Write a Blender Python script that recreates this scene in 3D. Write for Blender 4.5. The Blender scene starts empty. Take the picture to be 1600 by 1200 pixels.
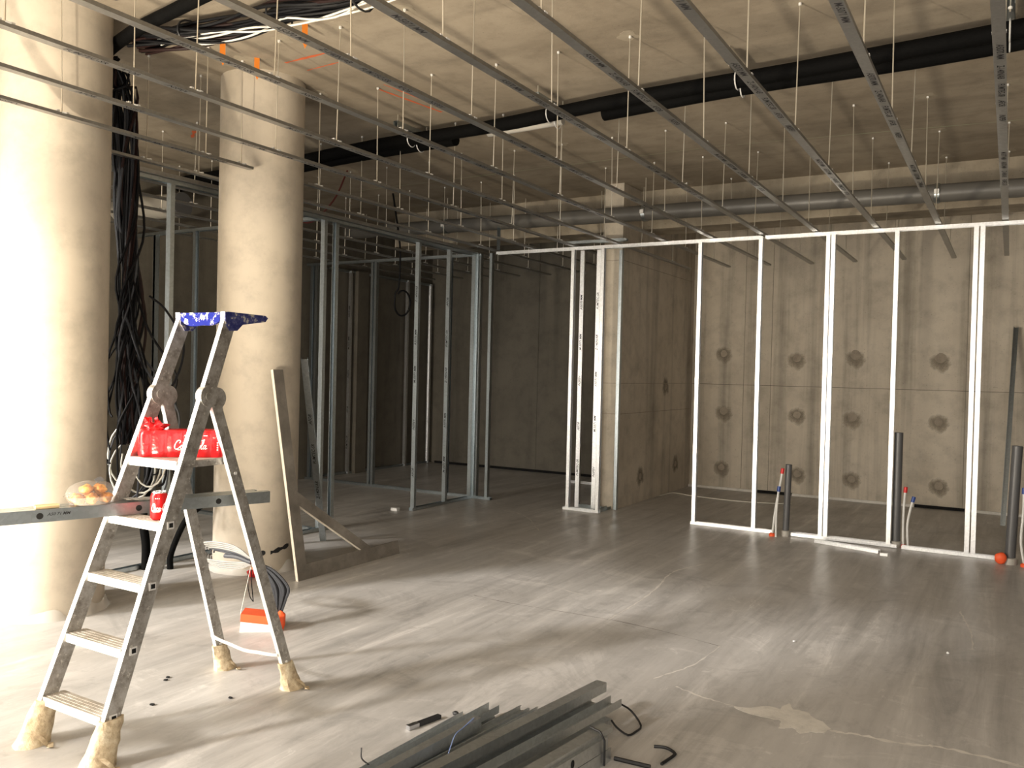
import bpy, bmesh, math, random
from mathutils import Vector, Matrix, noise
random.seed(7)
R = math.radians
S = bpy.context.scene
COL = S.collection

# ------------------------------------------------------------------ camera
cam = bpy.data.cameras.new('camera')
cam.sensor_width = 36.0
cam.lens = 36.0 * 1319.2 / 1600.0
cam.clip_start = 0.05
cam.clip_end = 200
co = bpy.data.objects.new('camera', cam)
COL.objects.link(co)
yaw, pitch, roll = 0.533826, -0.0151799, 0.0234590
fw = Vector((-math.sin(yaw) * math.cos(pitch), math.cos(yaw) * math.cos(pitch), math.sin(pitch)))
rt = Vector((math.cos(yaw), math.sin(yaw), 0))
up = rt.cross(fw)
r2 = math.cos(roll) * rt + math.sin(roll) * up
u2 = -math.sin(roll) * rt + math.cos(roll) * up
M = Matrix((r2, u2, -fw)).transposed().to_4x4()
M.translation = Vector((0, 0, 1.5))
co.matrix_world = M
S.camera = co

# ------------------------------------------------------------------ world, sun, large lights, exposure
S.view_settings.view_transform = 'Standard'
S.view_settings.look = 'None'
S.view_settings.gamma = 1.0
S.view_settings.use_curve_mapping = False
S.view_settings.exposure = 0.08

w = bpy.data.worlds.new('sky')
S.world = w
w.use_nodes = True
nt = w.node_tree
bg = nt.nodes['Background']
bg.inputs[0].default_value = (0.80, 0.88, 1.0, 1)
bg.inputs[1].default_value = 0.1

def light(name, typ, loc, direction, energy, color, **kw):
    l = bpy.data.lights.new(name, typ)
    l.energy = energy
    l.color = color
    for k, v in kw.items():
        setattr(l, k, v)
    o = bpy.data.objects.new(name, l)
    COL.objects.link(o)
    o.location = loc
    o.rotation_euler = Vector(direction).to_track_quat('-Z', 'Y').to_euler()
    return o

EL, AZ = R(27), R(28)
light('sun', 'SUN', (-6, -6, 6), (math.sin(AZ) * math.cos(EL), math.cos(AZ) * math.cos(EL), -math.sin(EL)),
      3.2, (1.0, 0.95, 0.90), angle=R(4.5))
# daylight through the open shop front behind the camera
light('shopfront_daylight', 'AREA', (1.0, -0.75, 1.85), (0, 1, 0.0), 170, (1.0, 0.93, 0.84),
      shape='RECTANGLE', size=5.0, size_y=3.1)
light('left_shopfront_daylight', 'AREA', (-5.9, -0.6, 1.5), (0.42, 1, -0.32), 165, (1.0, 0.92, 0.80),
      shape='RECTANGLE', size=3.0, size_y=2.6, spread=R(95))
# added unseen spot near the floor left of the camera, throwing light upward
light('added_uplight', 'SPOT', (-3.30, -0.50, 0.12), (0.05, 0.50, 0.85), 780, (1.0, 0.86, 0.66),
      spot_size=R(125), spot_blend=0.7, shadow_soft_size=0.09)
# glow of the sunlit paving outside, coming in low under the shop front
light('paving_bounce', 'AREA', (-3.6, -1.15, 0.06), (0.0, 0.60, 0.80), 520, (1.0, 0.87, 0.68),
      shape='RECTANGLE', size=2.6, size_y=1.0)

# ------------------------------------------------------------------ materials
def mat(name, color, rough=0.5, metal=0.0, **kw):
    m = bpy.data.materials.new(name)
    m.use_nodes = True
    b = m.node_tree.nodes['Principled BSDF']
    b.inputs['Base Color'].default_value = (*color, 1)
    b.inputs['Roughness'].default_value = rough
    b.inputs['Metallic'].default_value = metal
    for k, v in kw.items():
        b.inputs[k].default_value = v
    return m

class NB:
    """small node builder"""
    def __init__(s, m):
        s.t = m.node_tree
        s.b = s.t.nodes['Principled BSDF']
        s.tc = s.t.nodes.new('ShaderNodeTexCoord')
    def new(s, typ, **kw):
        n = s.t.nodes.new(typ)
        for k, v in kw.items():
            setattr(n, k, v)
        return n
    def link(s, a, b):
        s.t.links.new(a, b)
    def noise(s, scale, detail=4, rough=0.55, stretch=(1, 1, 1), dist=0.0, coord='Object', off=(0, 0, 0)):
        mp = s.new('ShaderNodeMapping')
        mp.inputs['Scale'].default_value = stretch
        mp.inputs['Location'].default_value = off
        s.link(s.tc.outputs[coord], mp.inputs[0])
        n = s.new('ShaderNodeTexNoise')
        n.inputs['Scale'].default_value = scale
        n.inputs['Detail'].default_value = detail
        n.inputs['Roughness'].default_value = rough
        n.inputs['Distortion'].default_value = dist
        s.link(mp.outputs[0], n.inputs['Vector'])
        return n.outputs['Fac']
    def ramp(s, fac, stops):
        r = s.new('ShaderNodeValToRGB')
        while len(r.color_ramp.elements) < len(stops):
            r.color_ramp.elements.new(0.5)
        for e, (p, c) in zip(r.color_ramp.elements, stops):
            e.position = p
            e.color = (*c, 1) if len(c) == 3 else c
        s.link(fac, r.inputs[0])
        return r.outputs[0]
    def mix(s, fac, a, b, mode='MIX'):
        n = s.new('ShaderNodeMix', data_type='RGBA', blend_type=mode)
        for sock, v in ((n.inputs[0], fac), (n.inputs[6], a), (n.inputs[7], b)):
            if isinstance(v, (int, float)):
                sock.default_value = v
            elif isinstance(v, tuple):
                sock.default_value = (*v, 1)
            else:
                s.link(v, sock)
        return n.outputs[2]
    def bump(s, fac, strength=0.2, dist=0.01):
        n = s.new('ShaderNodeBump')
        n.inputs['Strength'].default_value = strength
        n.inputs['Distance'].default_value = dist
        s.link(fac, n.inputs['Height'])
        s.link(n.outputs[0], s.b.inputs['Normal'])
    def rough(s, fac, lo, hi):
        n = s.new('ShaderNodeMapRange')
        n.inputs[3].default_value = lo
        n.inputs[4].default_value = hi
        s.link(fac, n.inputs[0])
        s.link(n.outputs[0], s.b.inputs['Roughness'])
    def color(s, c):
        s.link(c, s.b.inputs['Base Color'])

def g(v):
    return (v, v, v)

def concrete(name, c, dark, light_, streak=None, scale=1.0, rough=0.8, random_tint=0.0, bump=0.15, pit=0.5, sk=0.55):
    m = mat(name, c, rough)
    n = NB(m)
    big = n.noise(0.9 * scale, 6, 0.6)
    col = n.ramp(big, [(0.30, dark), (0.5, c), (0.72, light_)])
    mid = n.noise(5 * scale, 6, 0.65, off=(3, 7, 1))
    col = n.mix(0.7, col, n.ramp(mid, [(0.3, g(0.70)), (0.52, g(1.0)), (0.75, g(1.10))]), 'MULTIPLY')
    if streak:
        st = n.noise(1.0, 5, 0.6, stretch=streak, off=(1.3, 2.1, 0))
        col = n.mix(sk, col, n.ramp(st, [(0.33, g(0.60)), (0.5, g(1.0)), (0.7, g(1.06))]), 'MULTIPLY')
    pits = n.noise(55 * scale, 2, 0.5)
    col = n.mix(pit, col, n.ramp(pits, [(0.26, g(0.45)), (0.34, g(1.0))]), 'MULTIPLY')
    if random_tint:
        oi = n.new('ShaderNodeObjectInfo')
        col = n.mix(random_tint, col, n.ramp(oi.outputs['Random'], [(0, g(0.75)), (1, g(1.1))]), 'MULTIPLY')
    n.color(col)
    n.bump(n.noise(30 * scale, 5, 0.7), bump, 0.01)
    return m

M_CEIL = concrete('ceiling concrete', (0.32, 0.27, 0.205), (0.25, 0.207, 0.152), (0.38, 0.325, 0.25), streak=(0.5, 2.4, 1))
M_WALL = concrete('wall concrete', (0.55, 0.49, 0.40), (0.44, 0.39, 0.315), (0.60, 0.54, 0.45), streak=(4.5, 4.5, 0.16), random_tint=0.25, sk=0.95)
M_WALLD = concrete('shade-dark wall concrete', (0.145, 0.13, 0.104), (0.12, 0.107, 0.085), (0.17, 0.153, 0.123), streak=(4.0, 4.0, 0.25))  # darker wall concrete; dimness of the back left put into the colour
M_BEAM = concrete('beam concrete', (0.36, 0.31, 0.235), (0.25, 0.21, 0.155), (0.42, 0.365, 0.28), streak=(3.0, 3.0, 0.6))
M_COLUMN = concrete('column concrete', (0.52, 0.46, 0.375), (0.50, 0.44, 0.358), (0.535, 0.475, 0.39), rough=0.6, bump=0.05, pit=0.0)
M_PLUG = concrete('mortar plug', (0.31, 0.265, 0.21), (0.25, 0.21, 0.165), (0.36, 0.31, 0.245), scale=4)
M_STAIN = concrete('damp stain', (0.225, 0.19, 0.145), (0.19, 0.16, 0.12), (0.26, 0.22, 0.17), scale=3)
M_STAIN2 = mat('faint damp stain', (0.30, 0.255, 0.195), 0.8)
n = NB(M_STAIN2)
vl = n.new('ShaderNodeVectorMath', operation='LENGTH')
n.link(n.tc.outputs['Object'], vl.inputs[0])
ad = n.new('ShaderNodeMath', operation='MULTIPLY_ADD')
n.link(n.noise(9, 5, 0.65), ad.inputs[0]); ad.inputs[1].default_value = 0.16
n.link(vl.outputs['Value'], ad.inputs[2])
fd = n.ramp(ad.outputs[0], [(0.10, g(0.50)), (0.15, g(0.30)), (0.20, g(0.0))])
n.link(fd, n.b.inputs['Alpha'])

# floor screed
M_FLOOR = mat('floor screed', (0.3, 0.27, 0.22), 0.4)
n = NB(M_FLOOR)
a = n.noise(0.45, 7, 0.62, dist=0.5)
c = n.ramp(a, [(0.30, (0.40, 0.382, 0.358)), (0.5, (0.48, 0.462, 0.440)), (0.70, (0.55, 0.534, 0.512))])
# trowel streaks, mostly along the room, only where the skin of the screed shows
msk = n.ramp(n.noise(0.7, 4, 0.55, dist=0.3, off=(11, 4, 0)), [(0.42, g(0.0)), (0.60, g(1.0))])
st_ = n.noise(1.0, 7, 0.68, stretch=(7.0, 0.55, 1), dist=0.5, off=(4, 1, 0))
c2_ = n.mix(1.0, c, n.ramp(st_, [(0.33, g(0.66)), (0.50, g(0.97)), (0.57, g(1.06)), (0.68, g(1.38))]), 'MULTIPLY')
c = n.mix(msk, n.mix(0.45, c, c2_), c2_)
# crisp blotches
e_ = n.noise(1.5, 9, 0.72, dist=1.0, off=(7, 3, 2))
c = n.mix(0.8, c, n.ramp(e_, [(0.37, g(0.80)), (0.44, g(1.0)), (0.575, g(1.0)), (0.60, g(1.14)), (0.66, g(1.22))]), 'MULTIPLY')
f_ = n.noise(6.5, 8, 0.75, stretch=(1.5, 0.8, 1), dist=0.8, off=(1, 9, 5))
c = n.mix(0.7, c, n.ramp(f_, [(0.36, g(0.84)), (0.5, g(1.0)), (0.62, g(1.0)), (0.66, g(1.30))]), 'MULTIPLY')
sp = n.noise(70, 2, 0.5)
c = n.mix(0.4, c, n.ramp(sp, [(0.70, g(1.0)), (0.78, g(1.4))]), 'MULTIPLY')
n.color(c)
n.rough(n.noise(1.6, 6, 0.6, stretch=(2, 0.6, 1), off=(2, 5, 0)), 0.18, 0.58)
n.bump(n.noise(14, 5, 0.6), 0.06, 0.01)
M_FLOORLIGHT = concrete('dried laitance', (0.70, 0.67, 0.62), (0.64, 0.61, 0.56), (0.74, 0.71, 0.66), scale=2, rough=0.6)
M_FLOORDARK2 = mat('saw-cut joint', (0.17, 0.15, 0.13), 0.9)

def galv(name, c, rough, lo=0.8, hi=1.1):
    m = mat(name, c, rough, 1.0)
    n = NB(m)
    v = n.new('ShaderNodeTexVoronoi')
    v.inputs['Scale'].default_value = 70
    n.link(n.tc.outputs['Object'], v.inputs['Vector'])
    col = n.mix(0.5, c, n.ramp(v.outputs['Color'], [(0.1, g(lo)), (0.9, g(hi))]), 'MULTIPLY')
    n.color(col)
    n.rough(n.noise(4, 4, 0.6), rough - 0.08, rough + 0.1)
    return m

M_STEEL = galv('galvanised steel', (0.47, 0.52, 0.545), 0.34)
M_PILE = galv('galvanised stud stock', (0.66, 0.69, 0.70), 0.42)
M_STUD = galv('bright galvanised stud', (0.86, 0.87, 0.88), 0.38)
M_RAIL = galv('dull galvanised rail', (0.40, 0.40, 0.39), 0.42)
M_ROD = mat('zinc rod', (0.80, 0.76, 0.66), 0.35, 0.85)
M_CLIP = mat('glint white clip', (0.95, 0.95, 0.93), 0.25, 0.35)  # near-white base; window glints on the clips put into the colour
M_INK = mat('black printing ink', (0.012, 0.012, 0.014), 0.7)
M_HOLE = mat('dark hole', (0.004, 0.004, 0.004), 0.95)
M_RUBBER = mat('black rubber', (0.012, 0.012, 0.013), 0.5)
M_CABLE = mat('black cable', (0.006, 0.006, 0.007), 0.5, **{'Specular IOR Level': 0.12})
M_CABLE_BROWN = mat('brown cable', (0.020, 0.010, 0.009), 0.5, **{'Specular IOR Level': 0.12})
M_CABLE_GREY = mat('grey cable', (0.055, 0.058, 0.066), 0.5, **{'Specular IOR Level': 0.2})
M_CABLE_WHITE = mat('white cable', (0.72, 0.70, 0.62), 0.4)
M_CABLE_PALE = mat('dusty white cable', (0.26, 0.255, 0.24), 0.6)
M_CABLE_RED = mat('dull red cable', (0.07, 0.010, 0.008), 0.5)
M_PVC = mat('dark grey PVC', (0.095, 0.095, 0.098), 0.38)
M_PIPE = mat('grey drain pipe', (0.115, 0.11, 0.10), 0.42)
M_DUCT = mat('pale duct', (0.34, 0.32, 0.28), 0.5)
M_FOAM = mat('black insulation', (0.0035, 0.0035, 0.0035), 0.75, **{'Specular IOR Level': 0.06})
n = NB(M_FOAM); n.bump(n.noise(40, 4, 0.6), 0.4, 0.01)
M_FOIL = mat('pale tape', (0.42, 0.40, 0.36), 0.4)
M_ORANGE = mat('orange plastic', (0.90, 0.115, 0.03), 0.5)
M_ORANGE2 = mat('orange bracket paint', (0.75, 0.22, 0.02), 0.6)
M_PAINT = mat('orange marking spray', (0.62, 0.13, 0.045), 0.8)
M_PAINTG = mat('pale green chalk', (0.42, 0.46, 0.30), 0.8)
M_WHITE = mat('white plastic', (0.75, 0.75, 0.73), 0.4)
M_REDCAP = mat('red cap', (0.65, 0.03, 0.03), 0.4)
M_BLUECAP = mat('blue cap', (0.03, 0.07, 0.28), 0.4)
M_BLUE = mat('blue plastic tray', (0.030, 0.045, 0.42), 0.6, **{'Specular IOR Level': 0.1})
n = NB(M_BLUE)
f_ = n.noise(26, 5, 0.7)
n.color(n.ramp(f_, [(0.0, (0.004, 0.008, 0.12)), (0.545, (0.006, 0.012, 0.17)), (0.60, (0.75, 0.74, 0.72)), (1.0, (0.82, 0.80, 0.78))]))
M_BLUE2 = mat('dirty blue plastic', (0.02, 0.025, 0.13), 0.5)
n = NB(M_BLUE2)
n.color(n.ramp(n.noise(40, 5, 0.7), [(0.40, (0.012, 0.016, 0.10)), (0.55, (0.05, 0.055, 0.16)), (0.62, (0.35, 0.33, 0.28))]))
M_ALU = mat('paint-spattered aluminium', (0.60, 0.58, 0.55), 0.42, 0.9)
n = NB(M_ALU)
f1 = n.noise(22, 6, 0.7)
f2 = n.noise(60, 4, 0.6, off=(3, 3, 3))
cc = n.ramp(f1, [(0.32, (0.30, 0.27, 0.24)), (0.48, (0.52, 0.50, 0.47)), (0.62, (0.66, 0.65, 0.63))])
n.color(n.mix(n.ramp(f2, [(0.60, g(0)), (0.66, g(1))]), cc, (0.80, 0.78, 0.74)))
n.rough(f1, 0.35, 0.6)
M_TREAD = mat('dusty ladder tread', (0.52, 0.48, 0.42), 0.7, 0.2)
n = NB(M_TREAD)
n.color(n.ramp(n.noise(18, 6, 0.7), [(0.3, (0.36, 0.32, 0.27)), (0.5, (0.52, 0.47, 0.40)), (0.7, (0.68, 0.64, 0.58))]))
M_ALUW = mat('sun-bright aluminium edge', (0.88, 0.87, 0.85), 0.45, 0.5)  # whiter than the rails; sun on the front edges put into the colour
M_TAPE = mat('masking tape wrap', (0.62, 0.50, 0.33), 0.7)
n = NB(M_TAPE)
n.color(n.ramp(n.noise(30, 5, 0.6), [(0.3, (0.38, 0.28, 0.18)), (0.5, (0.62, 0.50, 0.33)), (0.7, (0.78, 0.68, 0.50))]))
n.bump(n.noise(45, 4, 0.6), 0.6, 0.01)
M_ROPE = mat('white cord', (0.78, 0.75, 0.68), 0.8)
M_WOOD = concrete('stained set square board', (0.22, 0.20, 0.175), (0.15, 0.135, 0.115), (0.32, 0.295, 0.26), scale=3, rough=0.65)
M_WOODEDGE = mat('sunlit board edge', (0.72, 0.66, 0.56), 0.6)  # paler than the board; sunlight on its edges put into the colour
M_RED = mat('red film', (0.72, 0.012, 0.016), 0.22)
n = NB(M_RED); n.bump(n.noise(32, 4, 0.6), 0.35, 0.01)
M_CAN = mat('red can', (0.62, 0.008, 0.010), 0.25, 0.25)
M_CANTOP = mat('can aluminium', (0.80, 0.80, 0.80), 0.25, 1.0)
M_LETTER = mat('white lettering', (0.88, 0.86, 0.84), 0.4)
M_PASTRY = mat('golden fried pastry', (0.62, 0.26, 0.05), 0.6)
n = NB(M_PASTRY)
n.color(n.ramp(n.noise(28, 5, 0.65), [(0.30, (0.20, 0.055, 0.012)), (0.48, (0.58, 0.22, 0.035)), (0.68, (0.85, 0.50, 0.12))]))
n.bump(n.noise(60, 4, 0.6), 0.5, 0.01)
M_BISCUIT = mat('pale wafer', (0.80, 0.62, 0.34), 0.7)
M_BLADE = mat('cutter steel', (0.55, 0.56, 0.58), 0.3, 1.0)
M_STRING = mat('pale blue string', (0.22, 0.30, 0.55), 0.7)

def clear(name, tint, amount):
    m = bpy.data.materials.new(name)
    m.use_nodes = True
    t = m.node_tree
    b = t.nodes['Principled BSDF']
    b.inputs['Base Color'].default_value = (*tint, 1)
    b.inputs['Roughness'].default_value = 0.15
    tr = t.nodes.new('ShaderNodeBsdfTransparent')
    mx = t.nodes.new('ShaderNodeMixShader')
    mx.inputs[0].default_value = amount
    t.links.new(tr.outputs[0], mx.inputs[1])
    t.links.new(b.outputs[0], mx.inputs[2])
    t.links.new(mx.outputs[0], t.nodes['Material Output'].inputs[0])
    return m
M_CLEAR = clear('clear tray plastic', (0.85, 0.80, 0.72), 0.30)
M_LID = clear('thin clear lid', (0.80, 0.78, 0.74), 0.12)
M_FILM = clear('clear film', (0.80, 0.78, 0.74), 0.5)

# ------------------------------------------------------------------ mesh helpers
class MB:
    def __init__(s):
        s.v = []; s.f = []; s.smooth = False
    def add(s, verts, faces):
        o = len(s.v)
        s.v += [Vector(p) for p in verts]
        s.f += [tuple(i + o for i in f) for f in faces]
        return s
    def box(s, x0, x1, y0, y1, z0, z1):
        v = [(x, y, z) for z in (z0, z1) for y in (y0, y1) for x in (x0, x1)]
        return s.add(v, [(0, 2, 3, 1), (4, 5, 7, 6), (0, 1, 5, 4), (2, 6, 7, 3), (0, 4, 6, 2), (1, 3, 7, 5)])
    def bar(s, p0, p1, w, h, side=(1, 0, 0)):
        """rectangular bar from p0 to p1, w along side, h across"""
        p0, p1 = Vector(p0), Vector(p1)
        d = (p1 - p0).normalized()
        a = Vector(side); a = (a - d * a.dot(d)).normalized()
        b = d.cross(a)
        v = []
        for p in (p0, p1):
            for i, j in ((-1, -1), (1, -1), (1, 1), (-1, 1)):
                v.append(p + a * (w / 2 * i) + b * (h / 2 * j))
        return s.add(v, [(0, 3, 2, 1), (4, 5, 6, 7), (0, 1, 5, 4), (1, 2, 6, 5), (2, 3, 7, 6), (3, 0, 4, 7)])
    def prism(s, poly, o, ux, uy, axis):
        o, ux, uy, axis = map(Vector, (o, ux, uy, axis))
        ar = sum(poly[i][0] * poly[(i + 1) % len(poly)][1] - poly[(i + 1) % len(poly)][0] * poly[i][1] for i in range(len(poly)))
        if ar < 0:
            poly = poly[::-1]
        k = len(poly)
        a = [o + ux * x + uy * y for x, y in poly]
        b = [p + axis for p in a]
        if ux.cross(uy).dot(axis) < 0:
            a, b = b, a
        fs = [(i, (i + 1) % k, k + (i + 1) % k, k + i) for i in range(k)]
        fs += [tuple(range(k - 1, -1, -1)), tuple(range(k, 2 * k))]
        return s.add(a + b, fs)
    def tube(s, pts, r, n=8, caps=True):
        pts = [Vector(p) for p in pts]
        rs = r if isinstance(r, (list, tuple)) else [r] * len(pts)
        rings = []
        prev = None
        for i, p in enumerate(pts):
            t = (pts[min(i + 1, len(pts) - 1)] - pts[max(i - 1, 0)]).normalized()
            if prev is None:
                ref = Vector((0, 0, 1)) if abs(t.z) < 0.9 else Vector((1, 0, 0))
                a = t.cross(ref).normalized()
            else:
                a = (prev - t * prev.dot(t)).normalized()
            prev = a
            b = t.cross(a)
            rings.append([p + (a * math.cos(2 * math.pi * k / n) + b * math.sin(2 * math.pi * k / n)) * rs[i] for k in range(n)])
        v = [q for ring in rings for q in ring]
        f = []
        for i in range(len(pts) - 1):
            for k in range(n):
                k2 = (k + 1) % n
                f.append((i * n + k, i * n + k2, (i + 1) * n + k2, (i + 1) * n + k))
        if caps:
            f.append(tuple(range(n - 1, -1, -1)))
            f.append(tuple(range((len(pts) - 1) * n, len(pts) * n)))
        s.smooth = True
        return s.add(v, f)
    def lathe(s, prof, c, n=24):
        """prof: (r, z) list around vertical axis at c"""
        c = Vector(c)
        v = []; f = []
        for r_, z in prof:
            for k in range(n):
                a = 2 * math.pi * k / n
                v.append(c + Vector((r_ * math.cos(a), r_ * math.sin(a), z)))
        for i in range(len(prof) - 1):
            for k in range(n):
                k2 = (k + 1) % n
                f.append((i * n + k, i * n + k2, (i + 1) * n + k2, (i + 1) * n + k))
        f.append(tuple(range(n - 1, -1, -1)))
        f.append(tuple(range((len(prof) - 1) * n, len(prof) * n)))
        s.smooth = True
        return s.add(v, f)
    def disc(s, c, r, nrm, n=20, h=0.0008, irregular=0.0, seed=0, squash=1.0):
        nrm = Vector(nrm).normalized()
        ref = Vector((0, 0, 1)) if abs(nrm.z) < 0.9 else Vector((1, 0, 0))
        a = nrm.cross(ref).normalized(); b = nrm.cross(a)
        c = Vector(c)
        top = []; bot = []
        for k in range(n):
            t = 2 * math.pi * k / n
            rr = r * (1 + irregular * noise.noise(Vector((math.cos(t) * 1.3 + seed, math.sin(t) * 1.3, seed * 2.1))) * 2)
            p = a * math.cos(t) * rr + b * math.sin(t) * rr * squash
            top.append(c + p + nrm * h); bot.append(c + p)
        fs = [tuple(range(n)), tuple(range(2 * n - 1, n - 1, -1))]
        fs += [(k, n + k, n + (k + 1) % n, (k + 1) % n) for k in range(n)]
        return s.add(top + bot, fs)
    def ribbon(s, pts, width, nrm):
        pts = [Vector(p) for p in pts]
        for i in range(len(pts)):
            pass
        L = []; 
        for i, p in enumerate(pts):
            t = (pts[min(i + 1, len(pts) - 1)] - pts[max(i - 1, 0)]).normalized()
            nn = nrm(p) if callable(nrm) else Vector(nrm)
            sd = nn.cross(t).normalized()
            wd = width[i] if isinstance(width, (list, tuple)) else width
            L.append((p + sd * wd / 2, p - sd * wd / 2))
        v = [q for pr in L for q in pr]
        f = [(2 * i, 2 * i + 1, 2 * i + 3, 2 * i + 2) for i in range(len(pts) - 1)]
        return s.add(v, f)
    def ball(s, c, r, sub=2, amp=0.0, fr=1.0, seed=0.0):
        bm = bmesh.new()
        bmesh.ops.create_icosphere(bm, subdivisions=sub, radius=1.0)
        rx, ry, rz = r if isinstance(r, (tuple, list)) else (r, r, r)
        vs = []
        for v in bm.verts:
            k = 1 + amp * noise.noise(v.co * fr + Vector((seed, seed * 1.7, -seed)))
            vs.append(Vector(c) + Vector((v.co.x * rx * k, v.co.y * ry * k, v.co.z * rz * k)))
        fs = [tuple(v.index for v in f.verts) for f in bm.faces]
        bm.free()
        s.smooth = True
        return s.add(vs, fs)
    def build(s, name, m, parent=None, origin=None, smooth=None):
        me = bpy.data.meshes.new(name)
        org = Vector(origin) if origin is not None else (Vector(parent_loc(parent)) if parent else Vector((0, 0, 0)))
        me.from_pydata([p - org for p in s.v], [], s.f)
        me.materials.append(m)
        sm = s.smooth if smooth is None else smooth
        if sm:
            me.polygons.foreach_set('use_smooth', [True] * len(me.polygons))
            try:
                me.set_sharp_from_angle(angle=R(40))
            except Exception:
                pass
        me.update()
        o = bpy.data.objects.new(name, me)
        COL.objects.link(o)
        if parent:
            o.parent = parent
            if origin is not None:
                o.location = org - Vector(parent_loc(parent))
        elif origin is not None:
            o.location = org
        return o

def parent_loc(o):
    l = Vector((0, 0, 0))
    while o:
        l = l + o.location
        o = o.parent
    return l

def tag(o, label, cat, group=None):
    o['label'] = label; o['category'] = cat
    if group:
        o['group'] = group
    return o

def thing(name, loc, label, cat, group=None):
    o = bpy.data.objects.new(name, None)
    o.empty_display_size = 0.05
    COL.objects.link(o)
    o.location = loc
    return tag(o, label, cat, group)

def struct(o):
    o['kind'] = 'structure'
    return o

def inst(src, name, parent, world):
    o = src.copy()
    o.name = name
    COL.objects.link(o)
    o.parent = parent
    o.location = Vector(world) - (parent_loc(parent) if parent else Vector((0, 0, 0)))
    return o

def sheet(pts, t):
    """closed polygon of a bent sheet: polyline pts thickened by t to its left"""
    P = [Vector((x, y)) for x, y in pts]
    N = []
    for i in range(len(P) - 1):
        d = (P[i + 1] - P[i]).normalized()
        N.append(Vector((-d.y, d.x)))
    off = []
    for i, p in enumerate(P):
        if i == 0:
            off.append(p + N[0] * t)
        elif i == len(P) - 1:
            off.append(p + N[-1] * t)
        else:
            b = N[i - 1] + N[i]
            off.append(p + b * (t / max(0.2, 1 + N[i - 1].dot(N[i]))))
    return [tuple(p) for p in P] + [tuple(p) for p in reversed(off)]

def c_prof(w_, f_, lip=0.006, t=0.0014):
    """C stud: web on x=0 (y -w/2..w/2), flanges to +x"""
    h = w_ / 2
    pts = [(f_, -h + lip), (f_, -h), (0, -h), (0, h), (f_, h), (f_, h - lip)]
    pts = pts[::-1]
    return sheet(pts[::-1], -t)

def u_prof(w_, f_, t=0.0014):
    h = w_ / 2
    return sheet([(f_, -h), (0, -h), (0, h), (f_, h)], -t)

def catmull(pts, k=8):
    P = [Vector(p) for p in pts]
    P = [P[0] * 2 - P[1]] + P + [P[-1] * 2 - P[-2]]
    out = []
    for i in range(1, len(P) - 2):
        p0, p1, p2, p3 = P[i - 1:i + 3]
        for j in range(k):
            t = j / k
            out.append(0.5 * ((2 * p1) + (p2 - p0) * t + (2 * p0 - 5 * p1 + 4 * p2 - p3) * t * t + (3 * p1 - p0 - 3 * p2 + p3) * t ** 3))
    out.append(P[-2])
    return out

# ------------------------------------------------------------------ room shell
CZ = 3.60
YB = 11.07
fl = MB().box(-12, 5.4, -0.6, 11.4, -0.25, 0).build('floor', M_FLOOR); struct(fl)
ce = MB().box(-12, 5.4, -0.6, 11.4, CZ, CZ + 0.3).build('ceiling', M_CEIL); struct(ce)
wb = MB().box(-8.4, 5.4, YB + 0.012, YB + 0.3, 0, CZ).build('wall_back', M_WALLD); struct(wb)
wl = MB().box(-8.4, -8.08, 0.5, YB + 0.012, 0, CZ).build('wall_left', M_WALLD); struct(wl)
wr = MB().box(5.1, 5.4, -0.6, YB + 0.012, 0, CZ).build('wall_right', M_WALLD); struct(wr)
# return wall standing out from the back wall, its near end is the pillar
wm = MB().box(-3.94, -3.72, 8.62, YB, 0, CZ).build('wall_middle', M_WALL); struct(wm)
# cast panels of the back wall, each set proud of the joint
xs = [-3.72, -3.02, -2.67, -1.98, -1.25, -0.45, 0.35, 1.3, 2.3, 3.3, 4.3, 5.1]
gp = 0.004
for i in range(len(xs) - 1):
    for z0, z1 in ((0.02, 1.39), (1.39, CZ)):
        dx = random.uniform(-0.002, 0.002)
        MB().box(xs[i] + gp * 0.5, xs[i + 1] - gp * 0.5, YB + dx, YB + 0.014, z0 + gp, z1 - gp * 0.5).build('concrete_panel', M_WALL, wb)
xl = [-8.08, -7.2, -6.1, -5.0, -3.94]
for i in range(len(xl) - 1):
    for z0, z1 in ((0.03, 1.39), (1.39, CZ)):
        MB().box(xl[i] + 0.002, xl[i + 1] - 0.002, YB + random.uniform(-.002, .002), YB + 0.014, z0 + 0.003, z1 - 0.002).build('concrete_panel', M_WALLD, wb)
# formwork tie plugs with their damp stains
ties = [(-3.29, 1.80, 1), (-2.35, 1.75, 2), (-1.65, 1.80, 3), (-0.72, 1.77, 3), (-3.27, 1.04, 2), (-2.33, 1.03, 1), (-1.67, 1.03, 2),
        (-0.72, 1.02, 1), (-3.28, 0.29, 1), (-2.31, 0.28, 1), (-1.66, 0.27, 1), (-0.70, 0.27, 1)]
for k, (x, z, s_) in enumerate(ties):
    MB().disc((x, YB - 0.0025, z - 0.02 * s_), 0.085 + 0.028 * s_, (0, -1, 0), 28, 0.0008, 0.10, k * 1.3, 1.15).build('damp_stain', M_STAIN2, wb, origin=(x, YB - 0.0025, z - 0.02 * s_))
    MB().disc((x, YB - 0.0035, z), 0.038 + 0.007 * s_, (0, -1, 0), 18, 0.0014, 0.10, k * 2.3).build('tie_plug', M_PLUG, wb)
for k, (y, z) in enumerate([(10.07, 1.35), (10.5, 0.35), (9.3, 0.3)]):
    MB().disc((-3.7188, y, z), 0.12, (1, 0, 0), 24, 0.0006, 0.1, k * 3.1, 1.4).build('damp_stain', M_STAIN2, wm, origin=(-3.7188, y, z))
    MB().disc((-3.7180, y, z), 0.04, (1, 0, 0), 16, 0.0010, 0.1, k).build('tie_plug', M_PLUG, wm)
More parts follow.
